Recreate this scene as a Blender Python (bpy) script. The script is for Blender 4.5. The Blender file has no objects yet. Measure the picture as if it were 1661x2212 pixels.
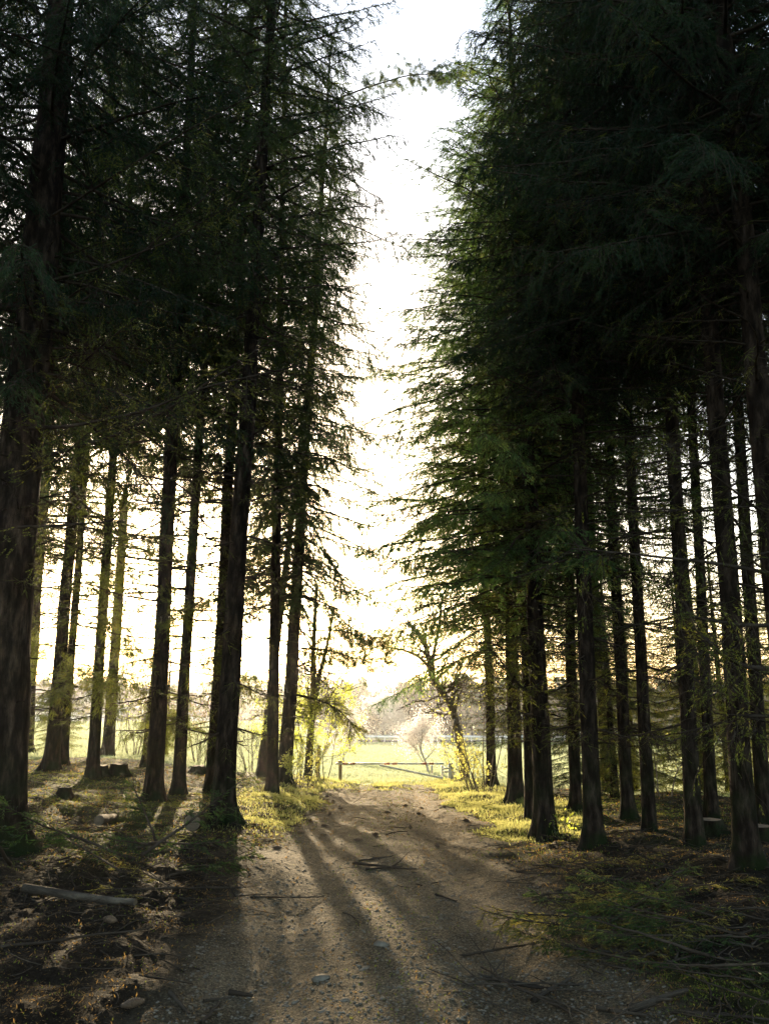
import bpy, math
import numpy as np
from math import radians as R, sin, cos, tan, pi
from mathutils import Vector, Matrix

# ------------------------------------------------------------------ camera, sky, sun, exposure
sc = bpy.context.scene
COL = sc.collection
PITCH = R(13.3); CAMH = 1.6
cam_d = bpy.data.cameras.new('camera'); cam = bpy.data.objects.new('camera', cam_d); COL.objects.link(cam)
cam.location = (0, 0, CAMH); cam.rotation_euler = (R(90) + PITCH, 0, 0)
cam_d.sensor_fit = 'VERTICAL'; cam_d.sensor_height = 36; cam_d.lens = 18 / tan(R(33.65))
cam_d.clip_start = 0.05; cam_d.clip_end = 6000
sc.camera = cam
SUN_EL, SUN_AZ = R(10.0), R(-11.4)          # azimuth measured from +Y, negative = to the left
w = bpy.data.worlds.new('World'); sc.world = w; w.use_nodes = True
nt = w.node_tree; nt.nodes.clear()
sky = nt.nodes.new('ShaderNodeTexSky'); sky.sky_type = 'NISHITA'; sky.sun_disc = False
sky.sun_elevation = SUN_EL; sky.sun_rotation = SUN_AZ; sky.air_density = 1.0; sky.dust_density = 3.0; sky.ozone_density = 1.0
bg = nt.nodes.new('ShaderNodeBackground'); bg.inputs['Strength'].default_value = 0.15
out = nt.nodes.new('ShaderNodeOutputWorld')
nt.links.new(sky.outputs[0], bg.inputs[0]); nt.links.new(bg.outputs[0], out.inputs[0])
sd = bpy.data.lights.new('sun', 'SUN'); sd.energy = 3.4; sd.angle = R(0.53); sd.color = (1.0, 0.79, 0.50)
so = bpy.data.objects.new('sun', sd); COL.objects.link(so)
sdir = Vector((sin(SUN_AZ) * cos(SUN_EL), cos(SUN_AZ) * cos(SUN_EL), sin(SUN_EL)))
so.rotation_euler = sdir.to_track_quat('Z', 'Y').to_euler(); so.location = sdir * 60
vs = sc.view_settings; vs.view_transform = 'Standard'; vs.look = 'None'; vs.gamma = 1; vs.use_curve_mapping = False
vs.exposure = 2.32
cy = sc.cycles
cy.max_bounces = 5; cy.diffuse_bounces = 3; cy.glossy_bounces = 1; cy.transmission_bounces = 4
cy.volume_bounces = 0; cy.transparent_max_bounces = 4; cy.use_denoising = True
cy.caustics_reflective = False; cy.caustics_refractive = False; cy.sample_clamp_indirect = 4

rng = np.random.default_rng(11)
U = rng.uniform

# ------------------------------------------------------------------ helpers
def tag(o, label=None, cat=None, group=None, kind=None):
    if label: o['label'] = label
    if cat: o['category'] = cat
    if group: o['group'] = group
    if kind: o['kind'] = kind
    return o
def empty(name, loc, label, cat, group=None):
    o = bpy.data.objects.new(name, None); COL.objects.link(o); o.location = loc; o.empty_display_size = 0.2
    return tag(o, label, cat, group)
def mesh(name, V, Q=None, T=None, mats=(), mi=None, smooth=False, attrs=None):
    """V (n,3); Q (m,4) quads; T (k,3) triangles; mi material index per face (quads then triangles)"""
    me = bpy.data.meshes.new(name)
    V = np.asarray(V, np.float32)
    nq = 0 if Q is None else len(Q); ntr = 0 if T is None else len(T)
    loops = []
    if nq: loops.append(np.asarray(Q, np.int32).ravel())
    if ntr: loops.append(np.asarray(T, np.int32).ravel())
    loops = np.concatenate(loops)
    tot = np.concatenate([np.full(nq, 4, np.int32), np.full(ntr, 3, np.int32)])
    start = np.concatenate([[0], np.cumsum(tot)[:-1]]).astype(np.int32)
    me.vertices.add(len(V)); me.vertices.foreach_set('co', V.ravel())
    me.loops.add(len(loops)); me.loops.foreach_set('vertex_index', loops)
    me.polygons.add(len(tot)); me.polygons.foreach_set('loop_start', start); me.polygons.foreach_set('loop_total', tot)
    if mi is not None: me.polygons.foreach_set('material_index', np.asarray(mi, np.int32))
    if smooth: me.polygons.foreach_set('use_smooth', np.ones(len(tot), bool))
    for m in mats: me.materials.append(m)
    if attrs:
        for k, a in attrs.items():
            at = me.attributes.new(k, 'FLOAT', 'POINT'); at.data.foreach_set('value', np.asarray(a, np.float32))
    me.update(calc_edges=True); me.validate()
    return me
def obj(name, me, parent=None, loc=None):
    o = bpy.data.objects.new(name, me); COL.objects.link(o)
    if parent: o.parent = parent
    if loc is not None: o.location = loc
    return o
class MB:
    """collects pieces (all quads / tris) to be linked as one mesh"""
    def __init__(s): s.V = []; s.Q = []; s.M = []; s.n = 0
    def add(s, V, Q, m=0):
        if len(V) == 0: return s
        s.V.append(np.asarray(V, np.float32)); s.Q.append(np.asarray(Q) + s.n); s.M.append(np.full(len(Q), m)); s.n += len(V)
        return s
    def arrays(s): return np.concatenate(s.V), np.concatenate(s.Q), np.concatenate(s.M)
    def mesh(s, name, mats, smooth=False):
        V, Q, M = s.arrays(); return mesh(name, V, Q, mats=mats, mi=M, smooth=smooth)
    def box(s, c, size, rot=None, m=0):
        h = np.array(size) / 2.0
        P = np.array([[x, y, z] for x in (-1, 1) for y in (-1, 1) for z in (-1, 1)]) * h
        if rot is not None: P = P @ np.array(rot).T
        F = [[0, 1, 3, 2], [4, 6, 7, 5], [0, 4, 5, 1], [2, 3, 7, 6], [0, 2, 6, 4], [1, 5, 7, 3]]
        return s.add(P + np.array(c), F, m)
def tubes(P, r, S=5):
    """P (N,K,3) polylines, r (N,K) radii -> verts, quads"""
    P = np.asarray(P, float); N, K, _ = P.shape
    r = np.broadcast_to(r, (N, K))
    T = np.gradient(P, axis=1); T /= np.linalg.norm(T, axis=2, keepdims=True) + 1e-9
    ref = np.where(np.abs(T[:, :1, 2:3]) > 0.8, np.array([1., 0, 0]), np.array([0, 0, 1.]))
    ref = np.broadcast_to(ref, T.shape)
    A = np.cross(T, ref); A /= np.linalg.norm(A, axis=2, keepdims=True) + 1e-9
    B = np.cross(T, A)
    a = np.arange(S) * 2 * pi / S
    ring = P[:, :, None, :] + r[:, :, None, None] * (A[:, :, None, :] * np.cos(a)[None, None, :, None] + B[:, :, None, :] * np.sin(a)[None, None, :, None])
    V = ring.reshape(-1, 3)
    n, k, s = np.meshgrid(np.arange(N), np.arange(K - 1), np.arange(S), indexing='ij')
    s2 = (s + 1) % S; b = n * K * S
    Q = np.stack([b + k * S + s, b + (k + 1) * S + s, b + (k + 1) * S + s2, b + k * S + s2], -1).reshape(-1, 4)
    return V, Q
def blades(B, D, L, W, g=None, wd=None):
    """diamond quads: base B, direction D, length L, half width W (all arrays)"""
    N = len(B); g = g or rng
    if wd is None:
        wd = np.cross(D, g.normal(size=(N, 3)))
    wd = wd / (np.linalg.norm(wd, axis=1, keepdims=True) + 1e-9)
    L = np.asarray(L)[:, None]; W = np.asarray(W)[:, None]
    mid = B + D * L * 0.5
    V = np.stack([B, mid + wd * W, B + D * L, mid - wd * W], 1).reshape(-1, 3)
    Q = np.arange(4 * N).reshape(N, 4)
    return V, Q
def fish(B, D, L, W, g, n=4):
    """shoots as chains of small needle chevrons"""
    N = len(B); wd = norm(np.cross(D, g.normal(size=(N, 3)))); L = np.asarray(L)[:, None]; W = np.asarray(W)[:, None]; up = norm(np.cross(D, wd)); out = []
    for i in range(n):
        c = B + D * L * (i / n); k = 1.0 - 0.10 * i
        lift = up * W * g.uniform(-0.5, 0.5, (N, 1))
        out.append(np.stack([c, c + D * L * (1.15 / n) + wd * W * k + lift, c + D * L * (0.62 / n), c + D * L * (1.15 / n) - wd * W * k - lift], 1))
    V = np.stack(out, 1).reshape(-1, 3)
    return V, np.arange(len(V)).reshape(-1, 4)
def norm(a): return a / (np.linalg.norm(a, axis=-1, keepdims=True) + 1e-9)
def sstep(a, b, x):
    t = np.clip((x - a) / (b - a), 0, 1); return t * t * (3 - 2 * t)
def _h(ix, iy, s):
    n = (ix.astype(np.int64) * 374761393 + iy.astype(np.int64) * 668265263 + s * 974634777) & 0xffffffff
    n = ((n ^ (n >> 13)) * 1274126177) & 0xffffffff
    return ((n ^ (n >> 16)) & 0xffff) / 65535.0
def vnoise(x, y, s=0):
    ix = np.floor(x); iy = np.floor(y); fx = x - ix; fy = y - iy
    fx = fx * fx * (3 - 2 * fx); fy = fy * fy * (3 - 2 * fy)
    a = _h(ix, iy, s); b = _h(ix + 1, iy, s); c = _h(ix, iy + 1, s); d = _h(ix + 1, iy + 1, s)
    return (a + (b - a) * fx) * (1 - fy) + (c + (d - c) * fx) * fy - 0.5
def fbm(x, y, s=0, o=4):
    r = 0; a = 1
    for i in range(o):
        r = r + a * vnoise(x, y, s + i * 17); x = x * 2.03 + 3.1; y = y * 2.03 + 1.7; a *= 0.5
    return r

# ------------------------------------------------------------------ terrain
CY = [-900, 0, 8, 12, 25, 40, 60, 100, 130, 160, 220, 300, 420, 900]
CZ = [0, 0, -0.03, -0.25, -1.06, -2.0, -3.05, -4.76, -5.6, -6.2, -8.3, -7.5, -2, 10]
LZ = [0, 0, 0, 0, -0.18, -0.75, -1.35, -2.1, -2.8, -4.8, -7.5, -6.5, -1, 10]
_yy = np.linspace(-900, 900, 9001)
def _sm(t):
    z = np.interp(_yy, CY, t); k = np.ones(15) / 15; zz = np.convolve(np.pad(z, 7, 'edge'), k, 'valid'); return zz
_cz, _lz = _sm(CZ), _sm(LZ)
def path_d(x, y):
    xc = 0.0 + 0.12 * np.sin(y * 0.22)
    return np.abs(x - xc)
def path_mask(x, y):
    d = path_d(x, y) + 0.45 * fbm(x * 0.9, y * 0.9, 5, 4)
    full = sstep(1.65, 1.05, d) * sstep(23.5, 19.0, y + 3 * fbm(x, y, 9, 3))
    tr = np.minimum(np.abs(x + 0.6), np.abs(x - 0.8)) + 0.5 * fbm(x * 1.5, y * 1.5, 6, 4)
    tracks = 0.8 * sstep(0.55, 0.12, tr) * sstep(27.5, 21.5, y + 2 * fbm(x, y, 19, 3))
    return np.maximum(full, tracks)
def edge_y(x):
    return np.interp(x, [-30, -8, -4.2, -2.8, 0, 2.2, 3.6, 6, 30], [21.5, 21.5, 23, 26, 24.5, 25.5, 18.5, 17.5, 18])
def field_mask(x, y):
    return sstep(-0.8, 0.8, y - edge_y(x) + 1.6 * fbm(x * 0.5, y * 0.5, 31, 3))
def T(x, y):
    x = np.asarray(x, float); y = np.asarray(y, float)
    c = np.interp(y, _yy, _cz); l = np.interp(y, _yy, _lz)
    k = sstep(-1.5, -5.5 - 0.12 * np.clip(y, 0, 200), x)
    z = c * (1 - k) + l * k
    r = np.hypot(x, y)
    pm = path_mask(x, y); fm = field_mask(x, y)
    fl = (1 - pm) * (1 - fm)
    z = z + fl * (0.16 * fbm(x * 0.55, y * 0.55, 1, 3) + 0.07 * fbm(x * 2.3, y * 2.3, 2, 3) + 0.045 * np.abs(fbm(x * 7.0, y * 9.0, 3, 3))) \
          + fl * 0.10 * sstep(1.2, 3.0, np.abs(x)) \
          + pm * (0.012 * fbm(x * 4, y * 4, 4, 3) + 0.007 * fbm(x * 17, y * 17, 8, 2)
                  - 0.07 * np.exp(-((np.abs(x - 0.05) - 0.72) / 0.26) ** 2) * (1 + .5 * fbm(x * 2, y * .6, 12, 3)) + 0.014 * fbm(x * 1.1, y * .8, 13, 3)) \
          + fm * (0.10 * fbm(x * 0.3, y * 0.3, 7, 3)) * np.clip(r / 30, 0, 1)
    return z
def T1(x, y): return float(T(np.array([x]), np.array([y]))[0])
# photograph pixel (in a 1661 x 2212 view) -> ray, and the point where it meets the ground
FX = 1106 / tan(R(33.65))
def ray(u, v):
    x = (u - 830.5) / FX; up = -(v - 1106) / FX
    return np.array([x, cos(PITCH) - sin(PITCH) * up, sin(PITCH) + cos(PITCH) * up])
def hit(u, v, tmax=400):
    d = ray(u, v); t = np.concatenate([np.arange(1, 60, 0.02), np.arange(60, tmax, 0.2)])
    z = CAMH + d[2] * t - T(d[0] * t, d[1] * t)
    i = np.argmax(z < 0) if (z < 0).any() else len(t) - 1
    return d[0] * t[i], d[1] * t[i], CAMH + d[2] * t[i], t[i]
def at_y(u, v, y):
    d = ray(u, v); t = y / d[1]; return np.array([d[0] * t, y, CAMH + d[2] * t])

# ------------------------------------------------------------------ materials
def newmat(name):
    m = bpy.data.materials.new(name); m.use_nodes = True; n = m.node_tree; n.nodes.clear()
    return m, n, n.nodes, n.links
def nd(N, t, **k):
    n = N.new('ShaderNode' + t)
    for a, b in k.items():
        if a in n.inputs.keys(): n.inputs[a].default_value = b
        else: setattr(n, a, b)
    return n
def noise(N, L, co, scale, detail=4, rough=0.6, stretch=None):
    n = nd(N, 'TexNoise'); n.inputs['Scale'].default_value = scale; n.inputs['Detail'].default_value = detail; n.inputs['Roughness'].default_value = rough
    if stretch:
        mp = nd(N, 'Mapping'); mp.inputs['Scale'].default_value = stretch; L.new(co, mp.inputs['Vector']); co = mp.outputs[0]
    L.new(co, n.inputs['Vector']); return n.outputs['Fac']
def ramp(N, L, fac, stops):
    r = nd(N, 'ValToRGB'); e = r.color_ramp.elements
    while len(e) > 1: e.remove(e[-1])
    e[0].position = stops[0][0]; e[0].color = (*stops[0][1], 1)
    for p, c in stops[1:]:
        q = e.new(p); q.color = (*c, 1)
    L.new(fac, r.inputs[0]); return r.outputs[0]
def mixc(N, L, fac, a, b):
    m = nd(N, 'Mix', data_type='RGBA')
    if isinstance(fac, float): m.inputs[0].default_value = fac
    else: L.new(fac, m.inputs[0])
    for s, i in ((a, 6), (b, 7)):
        if isinstance(s, tuple): m.inputs[i].default_value = (*s, 1)
        else: L.new(s, m.inputs[i])
    return m.outputs[2]
def leafmat(name, stops, trans=0.35, tcol=None, rough=0.6, scale=1.2, spec=0.08):
    m, t, N, L = newmat(name)
    co = nd(N, 'TexCoord').outputs['Object']
    c = ramp(N, L, noise(N, L, co, scale, 5, 0.7), stops)
    p = nd(N, 'BsdfPrincipled'); p.inputs['Roughness'].default_value = rough; p.inputs['Specular IOR Level'].default_value = spec
    L.new(c, p.inputs['Base Color'])
    tr = nd(N, 'BsdfTranslucent')
    if tcol: tr.inputs['Color'].default_value = (*tcol, 1)
    else:
        hs = nd(N, 'HueSaturation'); hs.inputs['Value'].default_value = 2.2; hs.inputs['Saturation'].default_value = 1.1; L.new(c, hs.inputs['Color']); L.new(hs.outputs[0], tr.inputs['Color'])
    mx = nd(N, 'MixShader'); mx.inputs[0].default_value = trans
    L.new(p.outputs[0], mx.inputs[1]); L.new(tr.outputs[0], mx.inputs[2])
    o = nd(N, 'OutputMaterial'); L.new(mx.outputs[0], o.inputs[0]); return m
def solid(name, stops, rough=0.8, scale=6, spec=0.3, bump=0.3, bscale=30, stretch=None, metal=0.0, moss=None):
    m, t, N, L = newmat(name)
    co = nd(N, 'TexCoord').outputs['Object']
    c = ramp(N, L, noise(N, L, co, scale, 6, 0.65, stretch), stops)
    if moss:
        sx = nd(N, 'SeparateXYZ'); L.new(co, sx.inputs[0])
        mr = nd(N, 'MapRange'); mr.inputs['From Min'].default_value = moss[1]; mr.inputs['From Max'].default_value = 0.0; L.new(sx.outputs['Z'], mr.inputs[0])
        mu = nd(N, 'Math', operation='MULTIPLY'); L.new(mr.outputs[0], mu.inputs[0])
        r2 = ramp(N, L, noise(N, L, co, 4, 5), [(0.42, (0, 0, 0)), (0.6, (1, 1, 1))]); L.new(r2, mu.inputs[1])
        c = mixc(N, L, mu.outputs[0], c, moss[0])
    p = nd(N, 'BsdfPrincipled'); p.inputs['Roughness'].default_value = rough; p.inputs['Specular IOR Level'].default_value = spec; p.inputs['Metallic'].default_value = metal
    L.new(c, p.inputs['Base Color'])
    if bump:
        b = nd(N, 'Bump'); b.inputs['Strength'].default_value = bump; b.inputs['Distance'].default_value = 0.02
        L.new(noise(N, L, co, bscale, 6, 0.7, stretch), b.inputs['Height']); L.new(b.outputs[0], p.inputs['Normal'])
    o = nd(N, 'OutputMaterial'); L.new(p.outputs[0], o.inputs[0]); return m

M = {}
M['bark'] = solid('spruce_bark', [(0.3, (0.006, 0.004, 0.003)), (0.48, (0.018, 0.012, 0.008)), (0.6, (0.045, 0.030, 0.020)), (0.75, (0.10, 0.072, 0.05))], 0.95, 13, 0.03, 1.0, 22, (1, 1, 0.28), moss=((0.014, 0.019, 0.006), 1.2))
M['twig'] = solid('dead_twig', [(0.35, (0.022, 0.015, 0.010)), (0.65, (0.062, 0.045, 0.030))], 0.95, 5, 0.03, 0)
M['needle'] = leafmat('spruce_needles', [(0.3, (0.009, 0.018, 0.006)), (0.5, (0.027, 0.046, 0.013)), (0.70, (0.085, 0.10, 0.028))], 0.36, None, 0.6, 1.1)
M['needle_shaded'] = leafmat('shaded_spruce_needles', [(0.3, (0.005, 0.011, 0.005)), (0.5, (0.014, 0.027, 0.010)), (0.72, (0.05, 0.065, 0.02))], 0.3, None, 0.6, 1.3)  # same needles darkened: forest shade on the near crowns put into the colour
M['needle_lit'] = leafmat('lit_spruce_needles', [(0.3, (0.022, 0.046, 0.014)), (0.5, (0.062, 0.105, 0.030)), (0.70, (0.16, 0.185, 0.05))], 0.45, None, 0.6, 0.9)  # same needles lightened: sky and sun on gap-side crowns painted into the colour
M['needle2'] = leafmat('sparse_needles', [(0.3, (0.03, 0.040, 0.010)), (0.55, (0.08, 0.09, 0.02)), (0.75, (0.19, 0.15, 0.04))], 0.5, None, 0.6, 1.5)
M['deadwood'] = solid('weathered_wood', [(0.3, (0.025, 0.018, 0.012)), (0.55, (0.07, 0.052, 0.035)), (0.8, (0.19, 0.15, 0.10))], 0.9, 9, 0.08, 0.9, 30, (0.4, 1, 1))
M['decbark'] = solid('deciduous_bark', [(0.3, (0.06, 0.045, 0.03)), (0.7, (0.15, 0.12, 0.08))], 0.85, 8, 0.2, 0.6, 25)

def ground_mat():
    m, t, N, L = newmat('forest_ground')
    co = nd(N, 'TexCoord').outputs['Object']
    def at(n):
        a = nd(N, 'Attribute', attribute_name=n); return a.outputs['Fac']
    litter = ramp(N, L, noise(N, L, co, 22, 8, 0.75), [(0.3, (0.012, 0.008, 0.005)), (0.5, (0.020, 0.013, 0.007)), (0.66, (0.034, 0.025, 0.013)), (0.8, (0.08, 0.060, 0.027))])
    mossc = ramp(N, L, noise(N, L, co, 40, 6, 0.7), [(0.3, (0.016, 0.024, 0.004)), (0.6, (0.06, 0.068, 0.010)), (0.8, (0.14, 0.13, 0.022))])
    mm = nd(N, 'Math', operation='MULTIPLY'); L.new(at('moss'), mm.inputs[0])
    L.new(ramp(N, L, noise(N, L, co, 3.0, 6, 0.7), [(0.40, (0.15, 0.15, 0.15)), (0.6, (1, 1, 1))]), mm.inputs[1])
    fl = mixc(N, L, mm.outputs[0], litter, mossc)
    grav = ramp(N, L, noise(N, L, co, 60, 8, 0.8), [(0.34, (0.026, 0.020, 0.012)), (0.45, (0.085, 0.066, 0.043)), (0.56, (0.17, 0.135, 0.088)), (0.68, (0.50, 0.41, 0.27))])
    big = ramp(N, L, noise(N, L, co, 1.6, 5, 0.6), [(0.35, (0.62, 0.59, 0.52)), (0.65, (1.1, 1.04, 0.94))])
    g2 = nd(N, 'Mix', data_type='RGBA', blend_type='MULTIPLY'); g2.inputs[0].default_value = 1; L.new(grav, g2.inputs[6]); L.new(big, g2.inputs[7])
    a = mixc(N, L, at('path'), fl, g2.outputs[2])
    fld = ramp(N, L, noise(N, L, co, 0.35, 7, 0.7), [(0.35, (0.22, 0.25, 0.14)), (0.5, (0.29, 0.31, 0.19)), (0.65, (0.36, 0.37, 0.25))])
    a = mixc(N, L, at('field'), a, fld)
    a = mixc(N, L, at('plough'), a, (0.16, 0.12, 0.09))
    p = nd(N, 'BsdfPrincipled'); p.inputs['Roughness'].default_value = 0.9; p.inputs['Specular IOR Level'].default_value = 0.06
    L.new(a, p.inputs['Base Color'])
    b = nd(N, 'Bump'); b.inputs['Strength'].default_value = 1.0; b.inputs['Distance'].default_value = 0.02
    L.new(noise(N, L, co, 70, 8, 0.8), b.inputs['Height'])
    b2 = nd(N, 'Bump'); b2.inputs['Strength'].default_value = 1.0; b2.inputs['Distance'].default_value = 0.06
    L.new(noise(N, L, co, 9, 5, 0.7), b2.inputs['Height']); L.new(b.outputs[0], b2.inputs['Normal'])
    L.new(b2.outputs[0], p.inputs['Normal'])
    o = nd(N, 'OutputMaterial'); L.new(p.outputs[0], o.inputs[0]); return m
M['ground'] = ground_mat()
M['grass'] = leafmat('grass_blades', [(0.3, (0.13, 0.19, 0.035)), (0.55, (0.24, 0.30, 0.06)), (0.75, (0.40, 0.38, 0.11))], 0.42, (0.36, 0.40, 0.27), 0.5, 0.8)
M['verge'] = leafmat('verge_blades', [(0.3, (0.08, 0.11, 0.02)), (0.5, (0.17, 0.18, 0.035)), (0.72, (0.36, 0.30, 0.10))], 0.5, (0.42, 0.42, 0.15), 0.6, 1.1)
M['moss'] = leafmat('moss_tufts', [(0.3, (0.05, 0.075, 0.012)), (0.6, (0.13, 0.15, 0.02)), (0.8, (0.25, 0.21, 0.05))], 0.4, (0.22, 0.24, 0.04), 0.6, 2.5)
M['drygrass'] = leafmat('dry_litter', [(0.3, (0.05, 0.028, 0.012)), (0.6, (0.13, 0.08, 0.035)), (0.8, (0.30, 0.22, 0.10))], 0.4, (0.36, 0.22, 0.06), 0.6, 5)
M['leaf'] = leafmat('young_leaves', [(0.3, (0.16, 0.24, 0.03)), (0.7, (0.32, 0.40, 0.06))], 0.6, (0.68, 0.74, 0.10), 0.45, 3)
M['leafy'] = leafmat('yellow_leaves', [(0.3, (0.22, 0.23, 0.04)), (0.7, (0.38, 0.37, 0.08))], 0.55, (0.62, 0.60, 0.16), 0.45, 3)
M['blossom'] = leafmat('blossom', [(0.3, (0.58, 0.53, 0.50)), (0.7, (0.74, 0.70, 0.67))], 0.7, (0.68, 0.64, 0.61), 0.7, 2)
M['fartwig'] = solid('far_twigs', [(0.35, (0.055, 0.046, 0.044)), (0.65, (0.11, 0.09, 0.085))], 0.9, 0.05, 0.1, 0)
M['paletwig'] = solid('pale_twigs', [(0.3, (0.30, 0.25, 0.22)), (0.7, (0.48, 0.42, 0.38))], 0.9, 3, 0.05, 0)
M['farever'] = solid('far_evergreen', [(0.35, (0.03, 0.05, 0.03)), (0.65, (0.07, 0.09, 0.05))], 0.9, 0.05, 0.1, 0)
M['brown'] = leafmat('withered_needles', [(0.3, (0.045, 0.042, 0.012)), (0.55, (0.10, 0.095, 0.024)), (0.75, (0.24, 0.18, 0.06))], 0.4, (0.42, 0.36, 0.08), 0.6, 4)
M['stone'] = solid('stone', [(0.3, (0.08, 0.065, 0.045)), (0.7, (0.19, 0.155, 0.11))], 0.9, 12, 0.08, 0.4, 50)
M['cutwood'] = solid('cut_wood', [(0.3, (0.06, 0.04, 0.024)), (0.7, (0.17, 0.12, 0.07))], 0.8, 12, 0.2, 0.3, 60)
M['cone'] = solid('cone_scales', [(0.3, (0.06, 0.035, 0.02)), (0.7, (0.20, 0.12, 0.06))], 0.6, 30, 0.4, 0.8, 90)
M['paint'] = solid('white_paint', [(0.3, (0.68, 0.66, 0.60)), (0.7, (0.82, 0.80, 0.76))], 0.35, 5, 0.4, 0.1, 30)
M['red'] = solid('red_band', [(0.3, (0.45, 0.13, 0.06)), (0.7, (0.55, 0.17, 0.08))], 0.5, 5, 0.4, 0)
M['wood_post'] = solid('post_wood', [(0.3, (0.26, 0.20, 0.11)), (0.7, (0.42, 0.33, 0.2))], 0.7, 8, 0.3, 0.3, 30)

# ------------------------------------------------------------------ ground sheet
def build_ground():
    r = [0.0]; x = 0.8
    while x < 30: r.append(x); x *= 1.0095
    while x < 640: r.append(x); x *= 1.03
    r = np.array(r)
    a = np.concatenate([np.arange(-180, -36, 4.0), np.arange(-36, 36, 0.1), np.arange(36, 180, 4.0)]) * pi / 180
    A, RR = np.meshgrid(a, r[1:])
    X = RR * np.sin(A); Y = RR * np.cos(A)
    x = np.concatenate([[0], X.ravel()]); y = np.concatenate([[0], Y.ravel()])
    z = T(x, y)
    n, m_ = len(r) - 1, len(a)
    i, j = np.meshgrid(np.arange(n - 1), np.arange(m_), indexing='ij'); j2 = (j + 1) % m_
    Q = np.stack([1 + i * m_ + j, 1 + i * m_ + j2, 1 + (i + 1) * m_ + j2, 1 + (i + 1) * m_ + j], -1).reshape(-1, 4)[:, ::-1]
    Tt = np.stack([np.zeros(m_), 1 + (np.arange(m_) + 1) % m_, 1 + np.arange(m_)], -1).astype(int)
    pm = path_mask(x, y); fm = field_mask(x, y)
    moss = np.clip(0.75 * sstep(-1.8, -3, x) * sstep(6.5, 9, y) + 0.4 * sstep(2.2, 3.2, x) * sstep(6, 9, y) + 0.75 * sstep(0.05, 0.35, fbm(x * 0.45, y * 0.45, 41, 4)) + sstep(1.9, 1.4, path_d(x, y)) * sstep(7, 10, y) * 0.9 + sstep(3.2, 1.5, np.abs(x - 1.9)) * sstep(9, 13, y), 0, 1)
    pl = sstep(3, 0, np.abs(y - 95)) * sstep(2, 8, x) * sstep(40, 25, x)
    pl = np.maximum(pl, 0.8 * sstep(6, 2, np.abs(y - 92 - (x - 2) * -0.3)) * sstep(1, 8, x))
    me = mesh('ground', np.stack([x, y, z], 1), Q, Tt, [M['ground']], smooth=True, attrs={'path': pm * (1 - sstep(24, 30, y)), 'field': fm, 'moss': moss * (1 - pm), 'plough': pl * 0.8})
    g = obj('ground', me); tag(g, kind='structure')
build_ground()

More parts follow.
